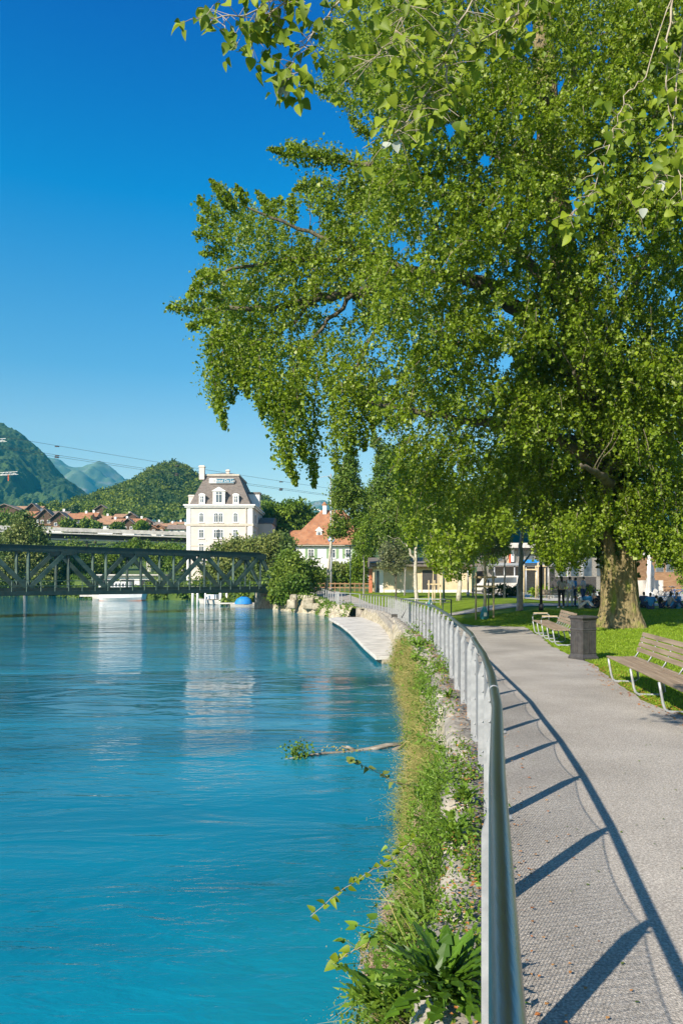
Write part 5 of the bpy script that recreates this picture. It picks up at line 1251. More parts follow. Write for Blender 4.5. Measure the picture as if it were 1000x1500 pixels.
for bi, q in enumerate(NB):
    P = [Vector(p) for p in q]; Q = []
    for a, b in zip(P, P[1:]):
        for j in range(5): Q.append(a.lerp(b, j/5)+Vector((random.uniform(-.012, .012), random.uniform(-.012, .012), random.uniform(-.01, .01))))
    Q.append(P[-1]); r0 = .05 if bi < 2 else .0075
    rs = [max(.0028, r0*(1-1.25*i/len(Q))) if bi > 1 else max(.0035, .05*math.exp(-i*.33)) for i in range(len(Q))]
    br_.tube(Q, rs, 6)
    for p in Q[3 if bi < 2 else 1:]:
        npos.append((p, bi))
dens = {0: 2, 1: 4, 2: 3, 3: 4, 4: 3, 5: 3, 6: 2, 7: 2, 8: 5, 9: 4, 10: 2}
for p, bi in npos:
    for _ in range(dens[bi]):
        if bi == 0 and p.z > W(0, 150, 4.4).z: continue
        if random.random() < .25: continue
        sp = Vector((random.uniform(-1, 1), random.uniform(-.8, .8), random.uniform(-.9, .45)))*(.2 if bi in (1, 2, 9) else .11)
        tp = p+sp; br_.tube([p, p.lerp(tp, .6)+Vector((0, 0, .012)), tp], [.0022, .0018, .0014], 4, False)
        for _ in range(2):
            dv_ = Vector((random.uniform(-.7, .7), random.uniform(-.7, .5), random.uniform(-1, -.1))).normalized(); s = random.uniform(.042, .078)
            nm = Vector((random.uniform(-1, .3), -1, random.uniform(-.3, .9)))
            broad_leaf(lf, tp+dv_*.02+Vector((random.uniform(-.03, .03), random.uniform(-.03, .03), random.uniform(-.03, .03))), dv_, nm, s, s*random.uniform(.8, .95))
for bi, q in enumerate(((W(412, 118, 4), 3), (W(418, 130, 4), 2), (W(412, 108, 4), 2), (W(574, 208, 4), 2), (W(600, 95, 4.05), 2), (W(968, 268, 4.4), 2), (W(945, 305, 4.3), 1))):
    for _ in range(q[1]):
        dv_ = Vector((random.uniform(-.6, .6), random.uniform(-.3, .3), -1)).normalized(); broad_leaf(lf2, q[0]+Vector((random.uniform(-.03, .03), 0, 0)), dv_, (random.uniform(-.3, .3), -1, .3), .06, .05)
M['leaf_under'] = leafmat('leaf_underside', (.36, .39, .32), (.46, .49, .42), .3, .6)
br_.build('branch', M['twig'], near)
lo = lf.build('crown', M['leaf_near'], near)
lf2.build('upturned_leaves', M['leaf_under'], near)
C = clumped([((5.4, 2.2, 8.0), (2.6, 2.6, 1.9)), ((7.5, 1, 7.5), (2.5, 2.5, 2.0))], 9000, .3, 60); leaves('upper_crown', C, .1, M['leaf_near'], near, ratio=.9)

# ---------------------------------------------------------------- middle distance trees
G = lambda px, py, D: W(px, py, D)
def gp(px, D):
    x = (px-CX)/F*D; return Vector((x, D, float(gz(x, D))))
tree('poplar_tree', 'tall slender pale trunked tree left of the others behind the railing', gp(476, 84), WP((487, 780, 84), (492, 740, 84), (500, 690, 84), (510, 660, 84)),
     [B(500, 720, 84, 15, 34), B(495, 772, 84, 15, 20), B(512, 700, 84, 13, 40), B(524, 745, 84, 14, 36), B(508, 668, 84, 6, 26), B(530, 790, 84, 16, 14)], 18000, .25, M['leaf_mid'], M['bark_pale'], .17, per=40)
tree('poplar_tree', 'dense green tree with bluish top behind the slender pale trunk', gp(560, 100), WP((556, 780, 100), (552, 700, 100)),
     [B(552, 740, 100, 18, 44), B(565, 690, 100, 16, 40), B(550, 655, 100, 7, 24), B(592, 760, 100, 20, 40), B(545, 790, 100, 22, 20), B(578, 720, 100, 14, 30)], 22000, .3, M['leaf_mid'], M['bark_grey'], .4, per=40)
tree('birch_tree', 'white trunked forked tree in front of the sand coloured building', gp(610, 60), WP((608, 830, 60), (609, 790, 60), (612, 740, 60), (620, 700, 60)),
     [B(600, 750, 60, 34, 34), B(640, 740, 60, 36, 38), B(570, 770, 60, 22, 20), B(615, 700, 60, 32, 30)], 20000, .2, M['leaf_mid'], M['bark_pale'], .17, per=40)
mb = MB(); limb(mb, W(607, 822, 60), W(593, 795, 60), .1, .07); limb(mb, W(593, 795, 60), W(585, 760, 60), .07, .03)
o_ = mb.build('limb', M['bark_pale'], bpy.data.objects['birch_tree'])
tree('birch_tree', 'white trunked tree right of the building door', gp(672, 58), WP((673, 830, 58), (674, 790, 58), (672, 740, 58)),
     [B(680, 780, 58, 34, 26), B(650, 790, 58, 24, 24), B(710, 760, 58, 34, 26), B(663, 815, 58, 12, 18), B(690, 740, 58, 40, 30)], 18000, .2, M['leaf_mid'], M['bark_pale'], .2, per=40)
tree('park_tree', 'grey trunked tree on the lawn beside the black lamp post', gp(759.5, 40), WP((761, 860, 40), (762.5, 800, 40), (764, 750, 40), (770, 690, 40)),
     [B(770, 700, 40, 60, 40), B(740, 720, 40, 40, 30), B(790, 740, 40, 36, 22), B(830, 790, 41, 26, 34), B(815, 760, 41, 30, 26)], 20000, .13, M['leaf_mid'], M['bark_grey'], .19, per=45)
tree('willow_tree', 'young silvery olive leaved tree left of the forked white trunk', gp(579, 66), WP((580, 845, 66), (580, 800, 66)),
     [B(572, 805, 66, 16, 22), B(590, 815, 66, 14, 20), B(575, 830, 66, 18, 12), B(565, 815, 66, 10, 22)], 3600, .16, M['leaf_olive'], M['bark_dark'], .09, per=24, nb=26)
for px_, D_, h0, lb in ((692, 66, 800, 'slender young park tree just left of the grey lamp post'), (738, 62, 792, 'slender young park tree in front of the white van'), (803, 56, 800, 'slender young park tree beside the planting bed stakes'), (592, 74, 796, 'slender upright young tree left of the building door'), (532, 78, 790, 'slim young tree above the near part of the path railing'), (720, 72, 806, 'feathery young tree before the station canopy'), (930, 60, 800, 'feathery young tree right of the big trunk')):
    tree('young_tree', lb, gp(px_, D_), WP((px_+1, 840, D_), (px_, h0, D_), (px_+2, h0-22, D_)), [B(px_, h0, D_, 11, 20), B(px_+3, h0-22, D_, 7, 18), B(px_-4, h0+14, D_, 12, 10)], 3200, .17, M['leaf_mid'] if px_ % 2 else M['leaf_lime'], M['bark_grey'], .085, per=24, nb=14)
tree('willow_tree', 'thin silvery young tree above the first wooden stake frame', gp(633, 60), WP((634, 840, 60), (636, 790, 60)),
     [B(636, 800, 60, 14, 24), B(628, 815, 60, 8, 12)], 1900, .15, M['leaf_olive'], M['pine'], .06, per=24, nb=12)
tree('willow_tree', 'young tree held by the wooden stakes on the lawn', gp(710, 38), WP((710, 840, 38), (709, 800, 38)),
     [B(712, 800, 38, 20, 20), B(700, 790, 38, 14, 16)], 2600, .1, M['leaf_olive'], M['pine'], .1, per=30)
def stakes(label, px, D, h, xs_):
    r = thing('tree_stakes', label, 'stakes', gp(px, D), 'stake frames round young trees'); z = float(gz(*(gp(px, D))[:2]))
    for dx in xs_:
        x = gp(px, D).x+dx; MB().tube([(x, D-.1+(dx*.3), z-.1), (x, D-.1+(dx*.3), z+h)], .045, 8).build('stake', M['pine'], r)
    mb = MB(); x = gp(px, D).x
    for hh in (h-.25, h-.7) if D < 50 else (h-.3,): mb.bar((x+xs_[0]-.1, D-.16, z+hh), (x+xs_[-1]+.1, D-.16, z+hh), .05, .1)
    mb.build('crossbar', M['pine'], r)
stakes('three tall stakes with crossbars around the young lawn tree', 709, 37, 2.3, (-.46, .46))
stakes('stakes with one crossbar in front of the building door', 636, 56, 1.95, (-.45, 0, .45))
stakes('stake pair in the far planting bed beyond the cross path', 775, 58, 2.6, (-.5, .5))
stakes('stake pair at the right of the far planting bed', 792, 60, 2.9, (-.3, .3))
for i, (px, D, hh) in enumerate(((709, 36.6, .65), (630, 55.5, .8))):
    p = gp(px, D); r = thing('watering_bag', ('teal watering bag at the foot of the staked lawn tree', 'teal watering bag in front of the building door')[i], 'bag', p)
    MB().lathe([(.1, 0), (.2, .04), (.22, .2), (.15, .45), (.07, .62), (.05, hh)], p+Vector((0, 0, -.02)), 12).build('bag', M['teal'], r); MB().box(p+Vector((0, -.21, .25)), (.14, .03, .18)).build('patch', M['white'], r)
t = thing('black_stake', 'thin black stake beside the staked young tree', 'stake', gp(715, 37)); p = gp(715, 37); MB().tube([p, p+Vector((0, 0, 1.9))], .03, 6).build('shaft', M['black'], t)

# bushes and big masses
bush('large dark green bush overhanging the river by the bridge end', [B(425, 845, 80, 22, 30), B(410, 870, 80, 16, 18), B(430, 862, 78, 22, 24), B(448, 845, 82, 22, 22), B(425, 820, 82, 16, 14)], 22000, .3, M['leaf_mid'])
bush('mixed hedge below the red roofed house', [B(470, 850, 100, 22, 16), B(500, 845, 100, 24, 14), B(455, 860, 98, 18, 12)], 8000, .3, M['leaf_mid'])
bush('bright green bush between the hedge and the red column', [B(527, 835, 98, 16, 26), B(535, 815, 98, 12, 16)], 6000, .3, M['leaf_lime'])
bush('reddish green shrub beside the bright green bush', [B(508, 836, 99, 14, 12), B(495, 830, 101, 10, 8)], 2500, .28, M['leaf_willow'])
bush('yellowish willow bushes in front of the hotel', [B(345, 810, 122, 34, 22), B(385, 805, 120, 32, 22), B(410, 800, 118, 22, 24), B(330, 840, 120, 36, 24), B(375, 845, 118, 36, 26)], 24000, .42, M['leaf_willow'])
bush('green shrubs along the shore under the bridge', [B(300, 862, 113, 24, 12), B(345, 862, 111, 30, 14), B(380, 868, 106, 26, 12)], 9000, .36, M['leaf_mid'])
tree('chestnut_tree', 'round bright green tree between the hotel and the red roofed house', W(418, 860, 150), WP((418, 810, 150), (418, 770, 150)), [B(405, 765, 150, 26, 24), B(432, 755, 150, 28, 20), B(420, 785, 150, 34, 22), B(385, 775, 152, 16, 18), B(448, 765, 150, 16, 16)], 20000, .6, M['leaf_lime'], M['bark_dark'], .5, per=50)
tree('willow_tree', 'yellow green willow standing at the left behind the bridge', W(38, 880, 150), WP((38, 820, 150), (38, 780, 150)), [B(38, 790, 150, 30, 26), B(22, 815, 150, 30, 30), B(55, 800, 148, 14, 26), B(35, 765, 150, 14, 14), B(70, 835, 150, 16, 26)], 17000, .5, M['leaf_willow'], M['bark_grey'], .4, per=45)
bush('dark green shrubs at the far left shore behind the bridge', [B(-5, 845, 152, 34, 28), B(25, 850, 152, 24, 26), B(0, 815, 160, 26, 30)], 9000, .5, M['leaf_mid'])
bush('green shore bushes seen through the middle of the bridge', [B(85, 840, 158, 30, 30), B(125, 835, 160, 34, 30), B(105, 815, 166, 30, 20)], 14000, .5, M['leaf_mid'])
bush('sunny shore bushes left of the boathouse', [B(150, 825, 165, 24, 22), B(185, 812, 165, 24, 16), B(125, 855, 150, 30, 14)], 10000, .5, M['leaf_lime'])
bush('low green hedge under the viaduct near the hotel', [B(240, 815, 160, 30, 20), B(270, 820, 150, 24, 20), B(205, 800, 172, 20, 12)], 8000, .5, M['leaf_mid'])
for px, py, rr_, D, lm in ((100, 772, 12, 255, 'leaf_mid'), (128, 771, 13, 258, 'leaf_mid'), (0, 765, 22, 240, 'leaf_mid'), (20, 770, 18, 245, 'leaf_mid'), (163, 752, 10, 350, 'leaf_mid'), (208, 771, 9, 280, 'leaf_lime'), (132, 746, 12, 380, 'leaf_mid'), (115, 748, 9, 390, 'leaf_dark'), (60, 744, 8, 360, 'leaf_mid'), (172, 773, 9, 275, 'leaf_mid'), (102, 750, 6, 400, 'leaf_dark'), (239, 765, 7, 380, 'leaf_mid'), (140, 771, 8, 270, 'leaf_mid'), (33, 756, 9, 285, 'leaf_dark')):
    tree('orchard_tree', {100: 'green tree below the village centre', 128: 'rounded green tree right of the village centre roofs', 0: 'large dark green tree at the far left of the village', 20: 'green tree left behind the yellow willow', 163: 'tree beside the highest dark chalet', 208: 'bright small tree above the viaduct pier', 132: 'tall tree at the mountain foot above the village', 115: 'dark tree left of the tall one above the village', 60: 'small tree behind the dark steep gable', 172: 'small tree right of the white walled chalet', 239: 'tiny tree near the foot of the wooded hill', 140: 'bush-like tree left of the white walled chalet', 33: 'dark tree below the long brown roof'}.get(px, 'small dark tree between the far roofs'),
         W(px, py+rr_, D)+Vector((0, 0, -4)), [W(px, py, D)], [B(px, py, D, rr_, rr_*.9), B(px+rr_*.5, py+rr_*.3, D, rr_*.6, rr_*.6)], 1600, .9, M[lm], M['bark_dark'], .4, grp='trees among the village houses', per=25, nb=3)
tree('distant_tree', 'tree behind the right side of the hotel roof', W(388, 800, 210), [W(388, 755, 210)], [B(386, 748, 210, 10, 14), B(398, 760, 210, 12, 14)], 2500, .8, M['leaf_mid'], M['bark_dark'], .4, per=25)
for px, D, s_, lb in ((735, 66, 1, 'dark green shrub in front of the parked white van'), (815, 62, 2, 'pale yellow green shrubs before the grey fence'), (560, 92, 1, 'low plants beside the building side door')):
    p = gp(px, D); bush(lb, [((p.x, D, p.z+.5), (1.6*s_, .8, .7)), ((p.x+1.2*s_, D, p.z+.4), (1.2, .7, .6))], 1600, .2, M['leaf_lime' if s_ == 2 else 'leaf_dark'])
bush('leafy green trees in the right background', [B(1010, 830, 78, 16, 40)], 3000, .3, M['leaf_mid'])
bush('green shrubs between station and tall tree trunk', [B(872, 800, 110, 26, 14), B(800, 812, 100, 22, 14)], 4000, .4, M['leaf_mid'])
for i in range(14):
    u_ = i/13; x = -105+u_*94; y = float(shore(x))+1.2
    bush('low dark bush %s the far shoreline' % ('at the left end of' if i < 2 else 'hanging over'), [((x, y, -.2), (5.2, 1.6, 1.5)), ((x+3, y+1, .6), (3.5, 1.6, 1.6))], 2200, .45, M['leaf_mid'], grp='low bushes along the far shoreline')
# dry grass stalks round the garden fence
t = thing('garden_fence', 'low brown rail fence below the red roofed house', 'fence', W(500, 858, 96))
mb = MB()
for h in (.5, 1.0): mb.bar(gp(462, 94)+Vector((0, 0, h)), gp(541, 92)+Vector((0, 0, h)), .06, .12)
for k in range(12): p = gp(462, 94).lerp(gp(541, 92), k/11); mb.bar(p, p+Vector((0, 0, 1.15)), .09, .09)
mb.build('rails', M['timber2'], t)

# ---------------------------------------------------------------- poles, lamps, wires
def pole(name, label, px, D, py_top, r_, m, cat, head=None, grp=None):
    p = gp(px, D); zt_ = W(px, py_top, D).z; r = thing(name, label, cat, p, grp)
    MB().tube([p, (p.x, D, p.z+.35)], r_*1.8, 8).build('base', m, r); MB().tube([p, (p.x, D, zt_)], [r_, r_*.85], 8).build('pole', m, r)
    if head: head(r, p.x, D, zt_, m)
    return r
def arm_head(r, x, y, z, m): MB().bar((x+.1, y, z), (x-.75, y, z-.02), .22, .12).build('lamp_head', M['blackgreen'], r)
def disc_head(r, x, y, z, m):
    MB().lathe([(.05, 0), (.5, .02), (.5, .1), (.05, .12)], (x, y, z), 14).build('lamp_head', m, r)
pole('street_lamp', 'tall black lamp post on the lawn left of the big tree trunk', 792, 38.5, 560, .07, M['black'], 'street lamp', disc_head)
pole('street_lamp', 'slim dark lamp post with side arm before the building door', 649.5, 58, 808, .09, M['blackgreen'], 'street lamp', arm_head)
pole('street_lamp', 'thin dark lamp post left of the railing gate panel', 513, 68, 800, .06, M['blackgreen'], 'street lamp', disc_head)
pole('street_lamp', 'small distant dark lamp post above the hedge', 469, 96, 818, .05, M['black'], 'street lamp', arm_head)
pole('street_lamp', 'grey lamp post with blue grey foot on the far lawn', 685, 70, 815, .08, M['galv'], 'street lamp', disc_head)
def sign_head(r, x, y, z, m):
    MB().prism([(x+.42*math.cos(a), z+.42*math.sin(a)) for a in np.linspace(0, 2*math.pi, 13)[:-1]], y-.2, y-.1).build('sign_disc', M['blue'], r)
    mb = MB(); mb.bb(x-.3, x-.06, y-.22, y-.2, z-.12, z+.18); mb.bb(x+.06, x+.3, y-.22, y-.2, z-.2, z+.1); mb.build('sign_mark', M['white'], r)
pole('sign_post', 'thick grey post with small round blue and white sign before the red roof', 485, 98, 790, .17, M['galv'], 'sign post', sign_head)
def mast_arm(r, x, y, z, m): MB().bar((x, y, z-.3), (x-3.2, y, z-.8), .07, .07).build('arm', m, r)
for px, D, top_, lb, a_ in ((484.5, 122, 694, 'tall grey railway mast rising above the red roof', mast_arm), (541.5, 118, 778, 'grey mast right of the red roofed house', None), (556, 122, 772, 'grey mast behind the dense green tree', None), (950, 70, 770, 'white flagpole-like mast behind the lawn at right', None), (852, 80, 805, 'thin white pole left of the big trunk', None)):
    pole('mast', lb, px, D, top_, .14 if px < 900 else .2, M['galv'] if px < 900 else M['white'], 'mast', a_)
t = thing('crane_boom', 'thin white crane boom above the red roof ridge', 'crane', W(460, 747, 170)); MB().bar(W(446, 747, 170), W(468, 746.5, 170), .2, .25).build('boom', M['white'], t); MB().bar(W(466, 746, 170), W(474, 753, 170), .2, .25).build('jib', M['white'], t)
def cable(label, q):
    P = WP(*q); r = thing('power_cable', label, 'cable', P[0], 'overhead cables across the valley'); Q = []
    n = 16
    for i in range(n+1):
        u_ = i/n; a = P[0].lerp(P[-1], u_); a.z -= 4*u_*(1-u_)*1.2; Q.append(a)
    MB().tube(Q, .05, 4, False).build('wire', M['bin'], r)
    mb = MB()
    for k in (3, 6, 9, 12): mb.tube([Q[k]+Vector((-.7, 0, -.25)), Q[k]+Vector((.7, 0, -.25))], .2, 6)
    mb.build('damper', M['bin'], r)
cable('upper thin cable crossing the sky left of the hotel', [(-120, 618, 230), (700, 745, 330)])
cable('lower thin cable crossing behind the hotel roof', [(-120, 634, 230), (700, 752, 330)])
cable('third faint cable just under the lower one', [(-120, 637, 232), (700, 753.5, 332)])
for py, px1, px2, lb in ((694.5, 26, -40, 'white and red crane jib at the left edge, lower one'), (646, 9, -60, 'crane jib tip at the left edge, upper one')):
    r = thing('tower_crane', lb, 'crane', W(px2, 860, 250)); a, b = W(px2, py+2.5, 250), W(px1, py-1.5, 250)
    mb = MB()
    for o_ in ((0, 0, .5), (0, .8, -.3), (0, -.8, -.3)): mb.bar(a+Vector(o_), b+Vector(o_), .12, .12)
    for k in range(12): c_ = a.lerp(b, k/12); d_ = a.lerp(b, (k+.5)/12); mb.bar(c_+Vector((0, -.8, -.3)), d_+Vector((0, 0, .5)), .12, .12)
    mb.build('jib', M['white'], r); MB().box((a.x, a.y, a.z/2), (.8, .8, a.z)).build('mast', M['white'], r)
    MB().bar(b+Vector((-3, 0, -.5)), b+Vector((-3, 0, -2.6)), .3, .3).build('hook', M['red'], r)

# ---------------------------------------------------------------- station side background at right
SDs = 88.0; sx_ = lambda px, D=SDs: (px-CX)/F*D; sz2 = lambda py, D=SDs: CZ+(850-py)/F*D
st = thing('station_building', 'modern pale station building with canopy and glass seen under the trees', 'building', (sx_(760), SDs, .4))
MB().bb(sx_(716), sx_(812), SDs, SDs+8, .2, sz2(803)).build('wall', M['bark_grey'], st)
MB().bb(sx_(712), sx_(790), SDs-1.2, SDs+9, sz2(803)+.003, sz2(796)).build('canopy', M['concrete'], st)
MB().bb(sx_(706), sx_(818), SDs-4.5, SDs-.4, sz2(829.5), sz2(826)).build('lower_roof', M['galv'], st)
for px, w_ in ((722, 2), (731, 8), (752, 7), (775, 12), (795, 12)):
    f_ = MB().bb(sx_(px)-w_/F*SDs/2-.1, sx_(px)+w_/F*SDs/2+.1, SDs-.05, SDs, sz2(822), sz2(806)).build('window', M['bark_grey'], st)
    MB().bb(sx_(px)-w_/F*SDs/2, sx_(px)+w_/F*SDs/2, SDs-.08, SDs-.05, sz2(821), sz2(807)).build('pane', M['glass'], f_)
mb = MB()
for px in (713, 727, 741, 757, 772, 788, 803, 815): mb.tube([(sx_(px), SDs-4.2, .3), (sx_(px), SDs-4.2, sz2(829))], .09, 6)
mb.build('canopy_posts', M['galv'], st)
bn = thing('banner', 'orange and red vertical banner on the station front', 'banner', (sx_(744), SDs-.3, 3)); MB().bb(sx_(741.5), sx_(743.8), SDs-.3, SDs-.22, sz2(825), sz2(805)).build('cloth', M['tan'], bn); MB().bb(sx_(744), sx_(746.7), SDs-.3, SDs-.22, sz2(825), sz2(811)).build('lower_cloth', M['red'], bn)
bn = thing('banner', 'white vertical banner with dark mark on the station front', 'banner', (sx_(749), SDs-.3, 3)); MB().bb(sx_(747.3), sx_(751.5), SDs-.3, SDs-.22, sz2(823), sz2(802)).build('cloth', M['white'], bn); MB().bb(sx_(748.6), sx_(750.4), SDs-.33, SDs-.3, sz2(815), sz2(812)).build('mark', M['cloth_navy'], bn)
bn = thing('awning', 'blue awning beside the white station banner', 'awning', (sx_(760), SDs-3, 3)); MB().bb(sx_(752), sx_(772), SDs-5, SDs-4.6, sz2(826)+.003, sz2(821.5)).build('valance', M['blue'], bn)
sb = thing('station_hall', 'large dim glass fronted hall far behind the tree trunk', 'building', (sx_(900, 120), 120, .5))
MB().bb(sx_(815, 120), sx_(1150, 120), 120, 135, .2, sz2(806, 120)).build('wall', M['bark_grey'], sb); MB().bb(sx_(812, 120), sx_(1155, 120), 118.5, 136, sz2(806, 120)+.003, sz2(800, 120)).build('roof', M['galv'], sb)
for k in range(16):
    px = 822+k*19; f_ = MB().bb(sx_(px, 120)-.75, sx_(px, 120)+.75, 119.95, 120, sz2(845, 120), sz2(812, 120)).build('window', M['bark_grey'], sb); MB().bb(sx_(px, 120)-.62, sx_(px, 120)+.62, 119.92, 119.95, sz2(844, 120), sz2(813, 120)).build('pane', M['glass'], f_)
bh = thing('brick_house', 'brown brick building at the right edge behind bicycles', 'building', (sx_(985, 92), 92, .4)); MB().bb(sx_(958, 92), sx_(1060, 92), 92, 99, .2, sz2(812, 92)).build('wall', M['timber2'], bh)
MB().bb(sx_(955, 92), sx_(1063, 92), 91.4, 99.6, sz2(812, 92)+.003, sz2(808, 92)).build('roof', M['concrete'], bh)
for px in (965, 980, 995, 1010): f_ = MB().bb(sx_(px, 92)-.5, sx_(px, 92)+.5, 91.95, 92, sz2(838, 92), sz2(820, 92)).build('window', M['bark_grey'], bh); MB().bb(sx_(px, 92)-.4, sx_(px, 92)+.4, 91.92, 91.95, sz2(837, 92), sz2(821, 92)).build('pane', M['glass'], f_)
lw = thing('low_wall', 'low white plaza wall right of the big trunk', 'wall', (sx_(950, 72), 72, .4)); MB().bb(sx_(930, 72), sx_(968, 72), 71.6, 72, .3, sz2(850, 72)).build('wall_body', M['concrete'], lw)
p = gp(952, 71); fo = thing('statue', 'small pale statue on a stepped base in front of the mast', 'statue', p)
MB().lathe([(.75, 0), (.7, .5), (.45, .7), (.4, 1.6), (.5, 1.7)], p, 8).build('pedestal', M['concrete'], fo); MB().lathe([(.3, 1.7), (.38, 2.2), (.25, 2.8), (.12, 3.0), (.17, 3.2), (.08, 3.45)], p, 10).build('figure', M['concrete'], fo)
gf = thing('screen_fence', 'blue grey panel fence behind the standing people', 'fence', gp(828, 62))
z = float(gz(*gp(828, 62)[:2]))
for k in range(4): MB().bb(sx_(804, 62)+k*.98, sx_(804, 62)+k*.98+.93, 62, 62.05, z+.5, z+1.75).build('panel', M['cloth_navy'] if 0 else M['signblue'] if 0 else M['bin'], gf)
MB().bb(sx_(802, 62), sx_(804, 62)+4, 61.9, 62.2, z-.1, z+.42).build('plinth', M['white'], gf)
# van
p = gp(727, 80); vn = thing('parked_van', 'white van with blue roof line parked by the station', 'van', p)
bd = MB(); bd.prism([(p.x-2.2, p.z+.35), (p.x-2.2, p.z+1.0), (p.x-1.7, p.z+1.15), (p.x-1.2, p.z+1.9), (p.x+2.2, p.z+1.95), (p.x+2.25, p.z+.35)], 79.2, 81); bd.build('body', M['concrete'], vn, .08)
MB().prism([(p.x-1.5, p.z+1.2), (p.x-1.1, p.z+1.75), (p.x+1.9, p.z+1.78), (p.x+1.9, p.z+1.2)], 79.17, 79.2).build('side_window', M['glass'], vn)
for dx in (-1.4, 1.4):
    w_ = MB(); w_.tube([(p.x+dx, 79.1, p.z+.33), (p.x+dx, 79.35, p.z+.33)], .34, 14); wh = w_.build('wheel', M['black'], vn); MB().tube([(p.x+dx, 79.07, p.z+.33), (p.x+dx, 79.1, p.z+.33)], .18, 10).build('rim', M['galv'], wh)
def bicycle(label, base, ang, fm, grp='bicycles parked by the lawn'):
    r = thing('bicycle', label, 'bicycle', base, grp); R_ = Matrix.Rotation(ang, 3, 'Z'); b0 = Vector(base)
    q = lambda x, z, y=0: b0+R_ @ Vector((x, y, z))
    for x in (-.52, .52):
        mb = MB(); mb.tube([q(x+.34*math.cos(a), .35+.34*math.sin(a)) for a in np.linspace(0, 2*math.pi, 19)], .02, 5, False); wl = mb.build('wheel', M['black'], r)
        mb = MB()
        for a in np.linspace(0, math.pi, 7)[:-1]: mb.tube([q(x+.33*math.cos(a), .35+.33*math.sin(a)), q(x-.33*math.cos(a), .35-.33*math.sin(a))], .003, 3)
        mb.build('spokes', M['wire'], wl)
    mb = MB()
    for a, b in (((-.52, .35), (-.15, .8)), ((-.15, .8), (-.1, .3)), ((-.52, .35), (-.1, .3)), ((-.1, .3), (.38, .72)), ((-.16, .75), (.36, .8)), ((.36, .85), (.52, .35))): mb.tube([q(*a), q(*b)], .018, 6)
    mb.build('frame', fm, r)
    MB().tube([q(-.17, .78), q(-.2, .95)], .012, 6).build('seat_post', M['wire'], r); MB().box(q(-.22, .97), (.26, .14, .06), ang).build('saddle', M['black'], r)
    MB().tube([q(.36, .83), q(.34, 1.0), q(.36, 1.03, .26), q(.28, 1.03, .3)], .012, 6).build('handlebar', M['wire'], r); MB().tube([q(.34, 1.0), q(.36, 1.03, -.26), q(.28, 1.03, -.3)], .012, 6).build('grip_bar', M['wire'], r)
bicycle('bicycle with black frame leaning in front of the brick building', gp(976, 56), .2, M['black'])
bicycle('blue framed bicycle at the right edge of the lawn', gp(990, 55.5), -.3, M['blue'])
bicycle('pale framed bicycle behind the blue one', gp(984, 57.5), .6, M['galv'])

# ---------------------------------------------------------------- people
def skinmesh(nodes, edges, m, name, parent, sub=1):
    me = bpy.data.meshes.new(name); me.from_pydata([n_[0] for n_ in nodes], edges, []); o = bpy.data.objects.new(name, me); COL.objects.link(o)
    sk = o.modifiers.new('skin', 'SKIN'); sv = me.skin_vertices[0].data
    for i, n_ in enumerate(nodes): sv[i].radius = (n_[1], n_[1] if len(n_) < 3 else n_[2]); sv[i].use_root = (i == 0)
    ss = o.modifiers.new('sub', 'SUBSURF'); ss.levels = sub; ss.render_levels = sub
    dg = bpy.context.evaluated_depsgraph_get(); dg.update(); m2 = bpy.data.meshes.new_from_object(o.evaluated_get(dg)); bpy.data.objects.remove(o)
    m2.name = name; m2.materials.append(m); m2.polygons.foreach_set('use_smooth', [True]*len(m2.polygons)); return link_mesh(m2, name, parent)
STAND = dict(pel=(0, 0, .95), bel=(0, 0, 1.1), che=(0, 0, 1.32), nec=(0, .01, 1.5), hea=(0, -.01, 1.62), top=(0, -.01, 1.72), sL=(-.18, 0, 1.43), sR=(.18, 0, 1.43), eL=(-.25, .02, 1.15), eR=(.25, .02, 1.15), wL=(-.24, -.08, .9), wR=(.24, -.08, .9), hL=(-.1, 0, .9), hR=(.1, 0, .9), kL=(-.12, -.02, .5), kR=(.12, 0, .5), aL=(-.13, .02, .09), aR=(.13, .02, .09), tL=(-.14, -.15, .04), tR=(.15, -.15, .04))
SIT = dict(pel=(0, 0, .13), bel=(0, .02, .27), che=(0, 0, .48), nec=(0, -.03, .66), hea=(0, -.06, .78), top=(0, -.07, .88), sL=(-.18, 0, .59), sR=(.18, 0, .59), eL=(-.28, -.1, .38), eR=(.28, -.1, .38), wL=(-.15, -.3, .38), wR=(.15, -.3, .38), hL=(-.11, -.03, .12), hR=(.11, -.03, .12), kL=(-.24, -.38, .42), kR=(.22, -.4, .44), aL=(-.18, -.62, .1), aR=(.16, -.66, .1), tL=(-.18, -.78, .05), tR=(.16, -.82, .05))
